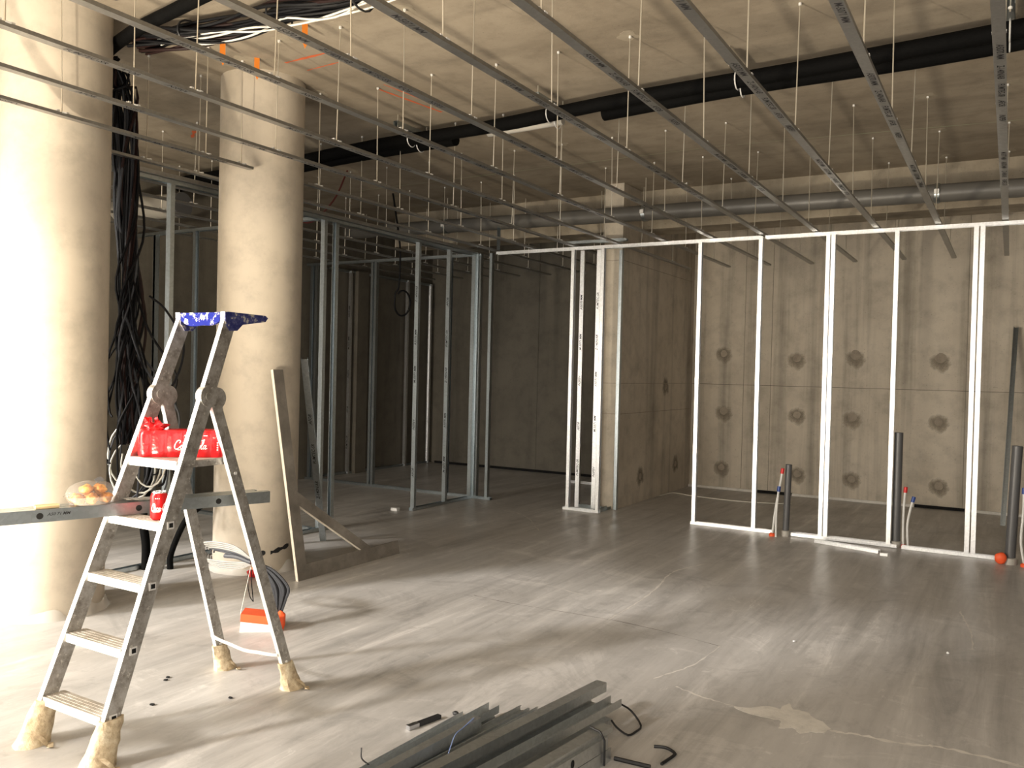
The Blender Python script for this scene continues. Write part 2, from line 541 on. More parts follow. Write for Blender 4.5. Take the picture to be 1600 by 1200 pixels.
# cast joints round the return wall
for z in (1.05, 1.39, 2.75):
    MB().box(-3.942, -3.718, 8.618, 11.0, z, z + 0.006).build('cast_joint', M_PLUG, wm)
# mortar bead along the foot of the back wall, and the open slots in it
for x0, x1 in ((-3.72, -2.86), (-2.36, -0.95), (-0.42, 5.1)):
    struct(MB().box(x0, x1, YB - 0.035, YB - 0.003, 0, 0.03).build('trim_1', M_FLOORLIGHT))
for x0, x1, nm in ((-2.86, -2.36, 0), (-0.95, -0.42, 0), (-7.95, -3.96, 1)):
    struct(MB().box(x0, x1, YB - 0.020, YB - 0.004, 0, 0.035).build('trim_2', M_HOLE))
# downstand beam
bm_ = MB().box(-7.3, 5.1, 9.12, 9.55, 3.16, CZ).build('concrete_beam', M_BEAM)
tag(bm_, 'long raw concrete beam under the far ceiling behind the grey drain pipe', 'beam')
# unseen slab added behind the camera to block the sun; mullions
struct(MB().box(-3.9, 8.0, -1.6, -1.3, 0, 4.2).build('sun_block_wall', M_WALLD))
for x in (-6.9, -5.75, -4.55, -3.7):
    struct(MB().box(x - 0.03, x + 0.03, -0.62, -0.56, 0, CZ).build('trim_3', M_STEEL))

# floor marks: light laitance lines and patch
def strip(pts, wd, m, name, z=0.0006, jit=0.0):
    P = catmull(pts, 8)
    mb = MB()
    ws = [wd * 0.7 * random.uniform(0.15, 1.3) for _ in P]
    mb.ribbon([p + Vector((random.uniform(-jit, jit), random.uniform(-jit, jit), z)) for p in P], ws, Vector((0, 0, 1)))
    return mb.build(name, m, fl)
strip([(-2.072, 4.73, 0), (-2.073, 5.127, 0), (-2.101, 5.602, 0), (-2.172, 6.054, 0), (-2.143, 6.33, 0), (-2.05, 6.6, 0)], 0.022, M_FLOORLIGHT, 'floor_crack', jit=0.004)
strip([(-3.047, 4.717, 0), (-2.735, 4.692, 0), (-2.072, 4.73, 0), (-1.653, 4.687, 0), (-1.35, 4.62, 0)], 0.008, M_FLOORDARK2, 'floor_joint', jit=0.002)
strip([(-1.35, 4.62, 0), (-1.383, 4.228, 0), (-1.482, 3.941, 0)], 0.018, M_FLOORLIGHT, 'floor_crack', jit=0.006)
strip([(-0.247, 6.241, 0), (-0.208, 6.01, 0), (-0.162, 5.727, 0), (-0.144, 5.389, 0)], 0.016, M_FLOORLIGHT, 'floor_crack', jit=0.004)
strip([(-3.05, 5.225, 0), (-2.747, 5.243, 0), (-2.482, 5.161, 0), (-2.33, 5.191, 0)], 0.014, M_FLOORLIGHT, 'floor_crack', jit=0.006)
strip([(-1.35, 3.90, 0), (-1.18, 3.84, 0), (-1.03, 3.82, 0)], 0.018, M_FLOORLIGHT, 'floor_crack', jit=0.006)
strip([(-0.63, 3.79, 0), (-0.517, 3.805, 0), (-0.322, 3.829, 0), (-0.183, 3.871, 0), (0.1, 3.86, 0)], 0.034, M_FLOORLIGHT, 'floor_crack', jit=0.008)
strip([(-5.4, 8.2, 0), (-4.9, 7.9, 0), (-4.3, 7.6, 0), (-3.8, 7.0, 0)], 0.02, M_FLOORLIGHT, 'floor_crack', jit=0.01)
pp = [(-1.062, 3.811), (-1.0, 3.827), (-0.927, 3.902), (-0.861, 3.903), (-0.844, 4.003), (-0.807, 3.939), (-0.757, 3.938), (-0.708, 3.887), (-0.662, 3.869), (-0.63, 3.81),
      (-0.643, 3.74), (-0.689, 3.732), (-0.72, 3.681), (-0.77, 3.717), (-0.815, 3.679), (-0.82, 3.771), (-0.868, 3.779), (-0.93, 3.771), (-0.997, 3.785)]
rj = random.Random(4)
ring = []
for k in range(len(pp)):
    a, b = Vector(pp[k]), Vector(pp[(k + 1) % len(pp)])
    for t in (0.0, 0.33, 0.66):
        q = a.lerp(b, t)
        ring.append((q.x + rj.uniform(-0.008, 0.008), q.y + rj.uniform(-0.008, 0.008)))
MB().prism(ring, (0, 0, 0.0002), (1, 0, 0), (0, 1, 0), (0, 0, 0.0006)).build('laitance_patch', M_FLOORLIGHT, fl)

# ceiling marks
def cstrip(a, b, wd, m, name):
    a, b = Vector((*a, CZ - 0.0008)), Vector((*b, CZ - 0.0008))
    P = [a.lerp(b, t / 10) for t in range(11)]
    MB().ribbon(P, [wd * random.uniform(0.4, 1.2) for _ in P], Vector((0, 0, -1))).build(name, m, ce)
cstrip((-4.39, 4.24), (-3.95, 4.23), 0.028, M_PAINT, 'spray_mark')
cstrip((-4.36, 4.42), (-4.04, 4.40), 0.016, M_PAINT, 'spray_mark')
cstrip((-4.16, 4.97), (-4.06, 5.64), 0.026, M_PAINT, 'spray_mark')
cstrip((-4.06, 4.90), (-3.95, 5.80), 0.016, M_PAINT, 'spray_mark')
cstrip((-6.61, 5.24), (-6.40, 5.10), 0.04, M_PAINT, 'spray_mark')
cstrip((-6.74, 7.71), (-2.25, 7.60), 0.010, M_PAINTG, 'chalk_line')
cstrip((-2.2, 7.62), (0.6, 7.93), 0.012, M_PAINTG, 'chalk_line')

# ------------------------------------------------------------------ columns
def column(cx, cy, label):
    t = thing('concrete_column', (cx, cy, 0), label, 'column')
    MB().lathe([(0.302, 0.0), (0.302, CZ)], (cx, cy, 0), 72).build('shaft', M_COLUMN, t)
    # torn protective film at the foot
    v = []; f = []
    N = 72
    for k in range(N):
        a = 2 * math.pi * k / N
        hh = 0.05 + 0.035 * noise.noise(Vector((math.cos(a) * 3 + cx, math.sin(a) * 3, 1.0))) * 2
        for z, o in ((0.001, 0.035), (hh * 0.5, 0.016), (hh, 0.005)):
            rr = 0.302 + o + 0.010 * noise.noise(Vector((a * 6, z * 30, cx)))
            v.append((cx + rr * math.cos(a), cy + rr * math.sin(a), z))
    for k in range(N):
        for j in range(2):
            f.append((k * 3 + j, ((k + 1) % N) * 3 + j, ((k + 1) % N) * 3 + j + 1, k * 3 + j + 1))
    MB().add(v, f).build('torn_film', M_FILM, t, smooth=True)
    return t
C1 = (-4.979, 2.974); C2 = (-4.844, 4.467)
column(*C1, 'round pale concrete column at the left edge, glaring white in the sun')
c2 = column(*C2, 'round pale concrete column behind the stepladder')
for a0, a1, z0, dz in ((-47, -29, 0.150, 0.004), (-22, 8, 0.150, 0.035)):
    v = []; f = []
    for k in range(9):
        t = k / 8
        a = R(a0 + (a1 - a0) * t)
        zc = z0 + dz * t
        hh = 0.014 + 0.006 * math.sin(k * 1.7 + a0)
        for rr_ in (0.3025, 0.3045):
            v += [(C2[0] + rr_ * math.cos(a), C2[1] + rr_ * math.sin(a), zc - hh), (C2[0] + rr_ * math.cos(a), C2[1] + rr_ * math.sin(a), zc + hh)]
    for k in range(8):
        o_ = k * 4
        for q in ((2, 3, 7, 6), (1, 0, 4, 5), (3, 1, 5, 7), (0, 2, 6, 4)):
            f.append(tuple(o_ + x for x in q))
    MB().add(v, f).build('black_tape', M_RUBBER, c2)
tag(MB().ball((-4.585, 4.21, 0.025), (0.045, 0.035, 0.025), 2, 0.5, 2.0, 3).build('plastic_scrap', M_REDCAP),
    'small crumpled red plastic scrap at the foot of the column behind the ladder', 'scrap')

# ------------------------------------------------------------------ ceiling rails on hangers
ZR = 2.87
RAILP = sheet([(-0.024, 0.018), (-0.024, 0), (0.024, 0), (0.024, 0.018)], 0.0014)
rod_src = MB().tube([(0, 0, 0), (0, 0, CZ - ZR - 0.018)], 0.0036, 6).build('hanger_rod', M_ROD)
clipm = MB()
clipm.box(-0.026, 0.026, -0.012, 0.012, -0.002, 0.004)
clipm.box(-0.012, 0.012, -0.034, -0.020, 0.002, 0.014)
clipm.box(-0.012, 0.012, 0.020, 0.036, 0.0, 0.012)
clipm.box(-0.006, 0.006, -0.034, 0.036, -0.001, 0.003)
clip_src = clipm.build('hanger_clip', M_CLIP)
nut_src = MB().lathe([(0.009, 0), (0.009, 0.014)], (0, 0, 0), 6).build('hanger_nut', M_CLIP, smooth=False)
patch_src = MB().disc((0, 0, 0), 0.07, (0, 0, -1), 24, 0.0008, 0.35, 2.0).build('plaster_dab', M_BEAM)
used = set()
def place(src, name, parent, world, rot=None):
    if src.name not in used:
        used.add(src.name)
        o = src
        o.parent = parent
        o.location = Vector(world) - parent_loc(parent)
    else:
        o = inst(src, name, parent, world)
    o.rotation_euler = rot if rot else (0, 0, 0)
    return o
PRINT = ['Z-140N/AB', 'FUMTEC-SR', '.AFOB', '/NSPEV', 'M-5071 MM', 'A5070 MM']
text_cache = {}
def print_mesh(txt, size):
    key = (txt, size)
    if key not in text_cache:
        cu = bpy.data.curves.new('lettering', 'FONT')
        cu.body = txt
        cu.size = size
        cu.shear = 0.3
        cu.offset = size * 0.012
        cu.resolution_u = 2
        cu.align_y = 'CENTER'
        ob = bpy.data.objects.new('lettering_source', cu)
        COL.objects.link(ob)
        dg = bpy.context.evaluated_depsgraph_get()
        dg.update()
        me = bpy.data.meshes.new_from_object(ob.evaluated_get(dg))
        COL.objects.unlink(ob)
        bpy.data.objects.remove(ob)
        me.materials.clear()
        me.materials.append(M_INK)
        me.name = 'lettering'
        text_cache[key] = me
    return text_cache[key]
def lettering(txt, size, parent, loc, right, upv):
    me = print_mesh(txt, size)
    o = bpy.data.objects.new('lettering', me)
    COL.objects.link(o)
    o.parent = parent
    r_, u_ = Vector(right).normalized(), Vector(upv).normalized()
    m = Matrix((r_, u_, r_.cross(u_))).transposed()
    o.rotation_euler = m.to_euler()
    o.location = Vector(loc) - parent_loc(parent)
    return o

ordn = ['first', 'second', 'third', 'fourth', 'fifth', 'sixth', 'seventh', 'eighth', 'ninth', 'tenth', 'eleventh', 'twelfth', 'thirteenth', 'fourteenth', 'fifteenth', 'sixteenth']
railx = [-0.08, -0.585, -1.085, -1.61, -2.10, -2.60, -3.10, -3.62, -4.13, -4.63, -5.13, -5.66, -6.16, -6.66, -7.16, -7.66]
GR = 'galvanised ceiling rails on hanger rods'
def rail(k, x, y0, y1, label, hang, words=True):
    t = thing('ceiling_rail', (x, y0, ZR), label, 'ceiling rail', GR)
    mb = MB()
    # a very slight sag between hangers
    ys = [y0, y1]
    mb.prism(RAILP, (x, y0, ZR), (1, 0, 0), (0, 0, 1), (0, y1 - y0, 0))
    mb.build('channel', M_RAIL, t)
    for y in hang:
        jx, jy = random.uniform(-0.006, 0.006), random.uniform(-0.03, 0.03)
        yy = y + jy
        if not (y0 + 0.03 < yy < y1 - 0.03):
            continue
        p = (x + jx * 0.5, yy, ZR + 0.018)
        tx, ty = random.uniform(-0.03, 0.03), random.uniform(-0.03, 0.03)
        place(rod_src, 'hanger_rod', t, p, (tx * 0.6, ty * 0.6, 0))
        place(clip_src, 'hanger_clip', t, (x, yy, ZR + 0.018))
        if yy < 8.9:
            top = Vector(p) + Vector((ty * 0.6 * 0.71, -tx * 0.6 * 0.71, 0))
            place(nut_src, 'hanger_nut', t, (top.x, top.y, CZ - 0.016))
            if random.random() < 0.5:
                place(patch_src, 'plaster_dab', ce, (top.x + random.uniform(-.02, .02), top.y, CZ), (0, 0, random.uniform(0, 6)))
    if words:
        y = 2.1 + (k * 0.37) % 0.5
        i = k
        while y < 6.6:
            if y0 < y < y1 - 0.2:
                lettering(PRINT[i % len(PRINT)], 0.040, t, (x + 0.001, y, ZR - 0.0006), (0, 1, 0), (1, 0, 0))
            y += 0.26 + (0.55 if i % 5 == 4 else 0.0)
            i += 1
    return t
H0 = [0.88 + 1.0 * i for i in range(11)]
for k, x in enumerate(railx):
    hang = [y + 0.005 * k for y in H0]
    y1 = 10.56 + 0.02 * math.sin(k * 2.0)
    if k < 9:
        rail(k, x, 0.2, y1, f'long dull galvanised ceiling rail on hanger rods, {ordn[k]} counting from the right', hang)
    elif k == 9:
        rail(k, x, 0.6, 4.17, 'short ceiling rail whose end butts against the column behind the ladder', [1.9, 2.80, 3.80, 4.10])
        rail(k, x, 4.70, y1, 'ceiling rail starting just right of the column behind the ladder', [4.81, 5.86, 6.78, 7.78, 8.8, 9.8], False)
    elif k == 10:
        rail(k, x, 3.2, 4.33, 'short ceiling rail in the gap between the two columns', [3.70, 4.12], False)
        rail(k, x, 4.70, y1, 'ceiling rail running just above the top track of the left stud partition', hang, False)
    else:
        rail(k, x, 4.0, y1, f'dim ceiling rail over the dark left room, {ordn[k - 11]} beyond the left stud partition', hang, False)

# orange anchor tabs under the slab
for k, (x, y) in enumerate([(-4.50, 3.77), (-4.51, 4.07), (-3.80, 3.80)]):
    t = tag(MB().prism([(0, 0), (0.035, 0), (0.035, -0.12), (0.02, -0.15), (0, -0.10)], (x - 0.0, y, CZ), (0.55, 0.83, 0), (0, 0, 1), (0.003, -0.002, 0)).build('anchor_tab', M_ORANGE2),
            ['orange metal tab under the ceiling left of the column top', 'orange metal tab under the ceiling in front of the column top', 'brownish orange tab hanging below the ceiling cable bundle'][k], 'tab', 'orange ceiling tabs')

# ------------------------------------------------------------------ stud partitions
ZT = 2.86
CP = c_prof(0.048, 0.036)
UP = u_prof(0.050, 0.030)
def stud_x(parent, x, y, opening=1, z0=0.003, z1=ZT - 0.003, m=M_STUD, words=None, p=CP):
    """stud of a partition running along X; web faces +-X"""
    o = MB().prism(p, (x, y, z0), (opening, 0, 0), (0, 1, 0), (0, 0, z1 - z0)).build('stud', m, parent)
    if words:
        for j, z in enumerate((0.45, 1.05, 1.65, 2.25)):
            lettering(PRINT[(j + words) % len(PRINT)], 0.034, o, Vector((x - opening * 0.0008 if opening < 0 else x - 0.0008, y, z)), (0, 0, 1), (0, 1, 0) if opening > 0 else (0, -1, 0))
    return o
def stud_y(parent, x, y, opening=1, z0=0.003, z1=ZT - 0.003, m=M_STUD, words=None):
    """stud of a partition running along Y; web faces +-Y"""
    o = MB().prism(CP, (x, y, z0), (0, opening, 0), (1, 0, 0), (0, 0, z1 - z0)).build('stud', m, parent)
    if words:
        for j, z in enumerate((0.35, 0.85, 1.35, 1.75, 2.2)):
            lettering(PRINT[(j + words) % len(PRINT)], 0.036, o, Vector((x, y - 0.0008, z)), (0, 0, 1), (-1, 0, 0))
    return o
def track_x(parent, x0, x1, y, z, upw=1, m=M_STUD, name='track'):
    return MB().prism(UP, (x0, y, z), (0, 0, upw), (0, 1, 0), (x1 - x0, 0, 0)).build(name, m, parent)
def track_y(parent, x, y0, y1, z, upw=1, m=M_STUD, name='track'):
    return MB().prism(UP, (x, y0, z), (0, 0, upw), (1, 0, 0), (0, y1 - y0, 0)).build(name, m, parent)
def holes_y(o_parent, x, y, zs, nx):
    for z in zs:
        MB().disc((x, y, z), 0.010, (nx, 0, 0), 10, 0.0006).build('screw_head', M_HOLE, o_parent)

YP = 8.26
pr = thing('stud_partition', (-2.74, YP, 0), 'bright white metal stud frame across the right half, in front of the concrete wall', 'partition')
track_x(pr, -2.745, -1.93, YP, 0.002)
track_x(pr, -1.80, -1.52, YP + 0.03, 0.002)
track_x(pr, -1.80, -0.84, YP - 0.02, 0.0045)
track_x(pr, -1.46, -0.92, YP + 0.032, 0.002)
track_x(pr, -0.80, -0.02, YP - 0.02, 0.002)
track_x(pr, 0.15, 1.6, YP - 0.02, 0.002)
track_x(pr, -5.12, -2.115, YP, ZT + 0.004, -1)
track_x(pr, -2.075, 1.6, YP, ZT + 0.002, -1)
for x, o_ in ((-2.735, 1), (-2.135, 1), (-1.515, 1), (-1.47, 1), (-0.93, 1), (-0.31, 1), (-0.262, 1), (0.30, 1), (0.9, 1)):
    stud_x(pr, x, YP - 0.001, o_)
# loose track lying in front of the frame
lt = MB().prism(UP, (-1.50, 8.06, 0.0015), (0, 0, 1), (0.28, 0.96, 0), (0.56, -0.165, 0)).build('loose_track', M_STUD)
tag(lt, 'loose length of white metal track on the floor in front of the right frame', 'track')
tag(MB().box(-0.925, -0.865, 7.80, 7.835, 0, 0.022).build('track_offcut', M_STUD), 'small bright metal offcut at the end of the loose track', 'offcut')

# box frame round the pillar
pc = thing('stud_partition', (-4.16, YP, 0), 'narrow box frame of white and printed studs boxing in the concrete pillar', 'partition')
track_x(pc, -4.19, -3.76, YP, 0.002)
track_y(pc, -3.80, YP, 8.60, 0.002, m=M_STEEL)
track_x(pc, -4.14, -3.84, 8.50, 0.002, m=M_STEEL)
for x in (-4.155, -3.80):
    stud_x(pc, x, YP - 0.001, 1)
stud_y(pc, -4.135, 8.47, 1, m=M_STUD, words=1)
stud_y(pc, -3.935, 8.47, 1, m=M_STUD, words=3)
stud_x(pc, -3.70, 8.59, -1, m=M_STEEL)
track_x(pc, -4.30, -3.56, 8.36, ZT + 0.055, 1, m=M_STEEL)
track_x(pc, -3.93, -3.41, 8.50, ZT + 0.005, 1, m=M_STEEL)

# partition running away from the camera behind the second column
XP = -5.42
py = thing('stud_partition', (XP, 3.3, 0), 'grey metal stud frame with a door gap, running away behind the middle column', 'partition')
track_y(py, XP, 3.3, YP + 0.02, ZT, -1, m=M_STEEL)
track_y(py, XP + 0.03, 3.3, YP + 0.3, ZT + 0.004, 1, m=M_RAIL)
track_y(py, XP, 3.3, 5.95, 0.002, m=M_STEEL)
track_y(py, XP, 7.13, 8.30, 0.002, m=M_STEEL)
stud_y(py, XP, 4.10, 1, m=M_STEEL)
stud_y(py, XP, 4.70, 1, m=M_STEEL)
stud_y(py, XP, 5.73, 1, m=M_STEEL)
stud_y(py, XP, 5.92, -1, m=M_STEEL)
stud_y(py, XP, 7.15, 1, m=M_STEEL, words=2)
stud_y(py, XP, 7.72, 1, m=M_STEEL, words=4)
stud_y(py, XP, 8.23, 1, m=M_STEEL)
MB().bar((XP + 0.6, 7.8, ZT + 0.20), (XP + 0.32, 8.25, ZT + 0.03), 0.035, 0.02).build('brace', M_STEEL, py)

# partition across the left room
px_ = thing('stud_partition', (-8.06, YP, 0), 'dim metal stud frame crossing the dark left room towards the wall', 'partition')
track_x(px_, -8.06, -5.47, YP, ZT, -1, m=M_STEEL)
track_x(px_, -8.06, -5.15, YP + 0.03, 0.002, m=M_STEEL)
for x, o_ in ((-8.02, 1), (-7.90, -1), (-6.99, 1), (-6.90, -1), (-5.80, 1), (-5.40, 1), (-5.34, -1), (-5.19, -1)):
    stud_x(px_, x, YP + 0.03, o_, m=M_STEEL)

# nearer partition seen between the two columns
pn = thing('stud_partition', (-8.06, 5.7, 0), 'dim metal stud frame seen through the gap between the two columns', 'partition')
track_x(pn, -8.06, -5.47, 5.70, ZT, -1, m=M_STEEL)
track_x(pn, -8.06, -5.47, 5.70, 0.002, m=M_STEEL)
for x, o_ in ((-7.74, 1), (-7.70, -1), (-7.12, 1), (-6.5, 1), (-5.9, 1)):
    stud_x(pn, x, 5.70, o_, m=M_STUD if x < -7.72 else M_STEEL)

# lining frame on the far left wall
pl = thing('wall_lining_frame', (-8.03, 9.0, 0), 'upright studs of a lining frame against the far left wall corner', 'partition')
track_y(pl, -8.04, 8.6, 11.0, ZT, -1, m=M_STEEL)
track_y(pl, -8.04, 8.6, 11.0, 0.002, m=M_STEEL)
for y, o_, wd in ((9.05, 1, 1), (10.35, 1, None), (10.98, -1, None)):
    stud_y(pl, -8.03, y, o_, m=M_STUD, words=wd)
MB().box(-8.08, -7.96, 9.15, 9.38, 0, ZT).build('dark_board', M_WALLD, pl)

# white offcut by the door gap
tag(MB().box(-5.60, -5.52, 7.02, 7.07, 0, 0.03).build('plaster_offcut', M_WHITE), 'small white block on the floor beside the door gap stud', 'offcut')
# loose track far behind
tag(MB().prism(UP, (-5.15, 10.32, 0.0015), (0, 0, 1), (0, 1, 0), (0.5, 0.0, 0)).build('loose_track', M_STUD), 'short pale track on the far floor, seen between the printed studs', 'track')

# ------------------------------------------------------------------ pipes under the ceiling
ip = thing('insulated_pipe', (-6.4, 5.9, 3.42), 'pair of black insulated pipes slung across under the ceiling', 'pipe')
def pline(x):
    return 5.62 + (-0.075) * (x + 3.0)
P = []
xs_ = [-7.9 + 0.35 * i for i in range(33)]
for dy, dz, nm in ((0, 0, 'upper'), (0.13, -0.015, 'lower')):
    pts = [(x, pline(x) + dy + 0.01 * math.sin(x * 3 + dy * 20), 3.44 + dz + 0.008 * math.sin(x * 2.2 + dz * 40)) for x in xs_]
    if nm == 'upper':
        MB().tube(pts, [0.052 + 0.006 * noise.noise(Vector((x * 4, 0, 0))) for x in xs_], 12).build('pipe_run', M_FOAM, ip)
    else:
        a_ = [p for p in pts if p[0] < -3.75]; b2 = [p for p in pts if p[0] > -2.95]; mid = [p for p in pts if -3.95 < p[0] < -2.75]
        MB().tube(a_, 0.055, 12).build('pipe_run', M_FOAM, ip)
        MB().tube(mid, 0.030, 10).build('bare_pipe', M_FOIL, ip)
        MB().tube(b2, 0.055, 12).build('pipe_run', M_FOAM, ip)
for x in (-6.0, -4.43, -3.05, -1.60, -0.06, 1.5):
    y = pline(x)
    mb = MB()
    mb.prism(sheet([(-0.02, 0.0), (-0.02, 0.04), (0.02, 0.04), (0.02, 0.0)], 0.003), (x, y - 0.22, 3.500), (1, 0, 0), (0, 0, 1), (0, 0.46, 0))
    mb.build('strut', M_STEEL, ip)
    for yy in (y - 0.19, y + 0.21):
        MB().tube([(x, yy, 3.47), (x, yy, CZ)], 0.004, 6).build('strut_rod', M_ROD, ip)
        MB().lathe([(0.011, 0), (0.011, 0.012)], (x, yy, 3.485), 6).build('strut_nut', M_CLIP, ip, smooth=False)
    for dy in (0.0, 0.13):
        mb = MB()
        c_ = Vector((x, y + dy, 3.44 - dy * 0.1))
        pts = [c_ + Vector((0, 0.060 * math.cos(R(a)), 0.060 * math.sin(R(a)))) for a in range(0, 361, 24)]
        mb.tube(pts, 0.0045, 5)
        mb.build('pipe_clamp', M_CLIP, ip)
# grey drain pipe under the beam
dp = thing('drain_pipe', (-7.0, 8.5, 3.20), 'thick grey drain pipe running along the front of the concrete beam', 'pipe')
pts = [(-7.6 + 0.5 * i, 8.50, 3.275 - 0.012 * (i * 0.5)) for i in range(26)]
MB().tube(pts, 0.082, 20).build('pipe_run', M_PIPE, dp)
for x in (-6.0, -3.42, -0.62, 1.6):
    z = 3.275 - 0.012 * (x + 7.6)
    MB().tube([(x - 0.02, 8.5, z), (x + 0.02, 8.5, z)], 0.090, 20).build('pipe_collar', M_STEEL, dp)
    MB().tube([(x, 8.5, z + 0.085), (x, 8.5, CZ)], 0.005, 6).build('hanger_rod', M_ROD, dp)
    MB().box(x - 0.02, x + 0.02, 8.39, 8.415, z - 0.02, z + 0.02).build('collar_bolt', M_CLIP, dp)
# pale duct stub in the left room
du = thing('duct', (-8.0, 5.62, 3.09), 'pale round duct stub high in the room between the columns', 'duct')
MB().tube([(-8.08, 5.5, 3.09), (-7.22, 5.62, 3.09)], 0.12, 24).build('duct_body', M_DUCT, du)
MB().tube([(-7.25, 5.615, 3.09), (-7.205, 5.622, 3.09)], 0.128, 24).build('duct_rim', M_PVC, du)
# sagging cable loop above the left room
for k, (x, y, col_, lab) in enumerate([(-6.35, 8.0, M_CABLE, 'thin black cable hanging in a loop in the dark left room')]):
    lp = catmull([(x - .1, y, 3.6), (x, y, 3.1), (x + 0.03, y, 2.85), (x + 0.02, y, 2.50), (x - 0.03, y, 2.40)] +
                 [(x + 0.07 + 0.115 * math.cos(R(a)), y + 0.01 * (a / 360), 2.28 + 0.15 * math.sin(R(a))) for a in range(165, 515, 25)], 5)
    tag(MB().tube(lp, 0.011, 6).build('hanging_cable', col_), lab, 'cable')
tag(MB().tube(catmull([(-6.9, 6.6, 3.55), (-6.7, 6.55, 3.2), (-6.45, 6.6, 3.02), (-6.2, 6.7, 3.25), (-6.1, 6.8, 3.58)], 6), 0.010, 6).build('hanging_cable', M_CABLE_RED),
    'thin dull red cable sagging above the left stud partition', 'cable')
# white cable lying on the floor by the return wall
tag(MB().tube(catmull([(-3.70, 9.9, 0.006), (-3.85 + .2, 10.25, 0.006), (-3.39, 10.17, 0.006), (-2.9, 10.10, 0.006), (-2.5, 10.15, 0.006), (-2.2, 10.3, 0.006)], 8), 0.006, 6).build('floor_cable', M_CABLE_WHITE),
    'thin pale cable lying on the floor near the return wall', 'cable')

# ------------------------------------------------------------------ cable bundles
cb = thing('cable_bundle', (-4.8, 3.3, 3.45), 'twisted bundle of black and white cables strapped under the ceiling at top left', 'cable bundle')
rnd = random.Random(3)
def path_bundle(parent, ctrl, nn, spread, rad, mats, seed, names='cable', tw=1.0):
    rr = random.Random(seed)
    base = catmull(ctrl, 7)
    for i in range(nn):
        a0 = rr.uniform(0, 6.28); r0 = spread * math.sqrt(rr.uniform(0.05, 1)); fr = rr.uniform(0.6, 2.2) * tw
        pts = []
        for j, p in enumerate(base):
            t = j / (len(base) - 1)
            a = a0 + fr * t * 5 + 0.6 * math.sin(t * 9 + i)
            tan = (base[min(j + 1, len(base) - 1)] - base[max(j - 1, 0)]).normalized()
            ref = Vector((0, 0, 1)) if abs(tan.z) < 0.8 else Vector((1, 0, 0))
            s1 = tan.cross(ref).normalized(); s2 = tan.cross(s1)
            k = 1 + 0.4 * math.sin(t * 12 + i * 2)
            pts.append(p + s1 * (r0 * k * math.cos(a)) + s2 * (r0 * 0.55 * k * math.sin(a)))
        MB().tube(pts, rad * rr.uniform(0.8, 1.25), 6).build(names, mats[i % len(mats)], parent)
path_bundle(cb, [(-4.70, 3.33, 3.46), (-4.35, 3.34, 3.46), (-3.95, 3.43, 3.47), (-3.5, 3.43, 3.47), (-3.0, 3.42, 3.48), (-2.4, 3.35, 3.48), (-1.9, 3.2, 3.48)],
            22, 0.085, 0.0085, [M_CABLE, M_CABLE_BROWN, M_CABLE, M_CABLE, M_CABLE_BROWN], 5)
path_bundle(cb, [(-4.50, 3.30, 3.44), (-4.3, 3.345, 3.415), (-3.95, 3.44, 3.42), (-3.5, 3.44, 3.42), (-3.0, 3.43, 3.43), (-2.4, 3.37, 3.44)],
            3, 0.05, 0.0058, [M_CABLE_WHITE], 11, 'white_cable', 1.6)
for x in (-4.25, -3.60, -3.0):
    c_ = Vector((x, 3.42 if x > -4 else 3.35, 3.455))
    MB().tube([c_ + Vector((0.004, 0.10 * math.cos(R(a)), 0.075 * math.sin(R(a)))) for a in range(0, 361, 24)], 0.006, 5).build('strap', M_RUBBER, cb)
# thick black conduit next to the bundle, bending down behind the first column
cd = thing('black_conduit', (-5.2, 3.3, 3.45), 'thick black conduit under the ceiling beside the twisted cable bundle', 'conduit')
MB().tube(catmull([(-5.25, 3.48, 3.30), (-5.10, 3.34, 3.44), (-4.6, 3.20, 3.475), (-4.1, 3.13, 3.49), (-3.6, 3.06, 3.50), (-3.0, 2.95, 3.50)], 6), 0.038, 12).build('conduit_run', M_FOAM, cd)
MB().box(-4.5, -3.3, 3.0, 3.03, CZ - 0.02, CZ).build('fixing_strip', M_RAIL, cd)
# vertical hank
hk = thing('hanging_cable_hank', (-5.2, 3.6, 0.6), 'mass of black cables hanging from the ceiling between the two columns', 'cable bundle')
path_bundle(hk, [(-5.10, 3.40, 3.46), (-5.17, 3.55, 3.2), (-5.16, 3.60, 2.5), (-5.15, 3.60, 1.9), (-5.13, 3.60, 1.4), (-5.14, 3.62, 0.95)],
            26, 0.085, 0.0085, [M_CABLE, M_CABLE, M_CABLE_BROWN, M_CABLE, M_CABLE_GREY], 21)
path_bundle(hk, [(-5.2, 3.46, 3.3), (-5.22, 3.60, 2.6), (-5.22, 3.6, 1.9), (-5.22, 3.62, 1.2)], 10, 0.06, 0.009, [M_CABLE, M_CABLE, M_CABLE_GREY], 33)
rr = random.Random(9)
for i in range(24):   # loose ends and loops low in the hank
    a = rr.uniform(-0.22, 0.34); z = rr.uniform(1.25, 1.75)
    x0, y0 = -5.14 + rr.uniform(-.05, .05), 3.58 + rr.uniform(-.03, .05)
    e = (x0 + a * 0.75, y0 + a * 0.62, z - rr.uniform(0.35, 0.75))
    pts = catmull([(x0, y0, z + 0.45), (x0 + a * 0.35, y0 + a * 0.25, z + 0.1), (x0 + a * 0.9, y0 + a * 0.7, z - 0.2), e, (e[0] - a * 0.3, e[1], e[2] - 0.06)], 6)
    MB().tube(pts, rr.uniform(0.006, 0.009), 6).build('loose_cable', rr.choice([M_CABLE, M_CABLE, M_CABLE_GREY]), hk)
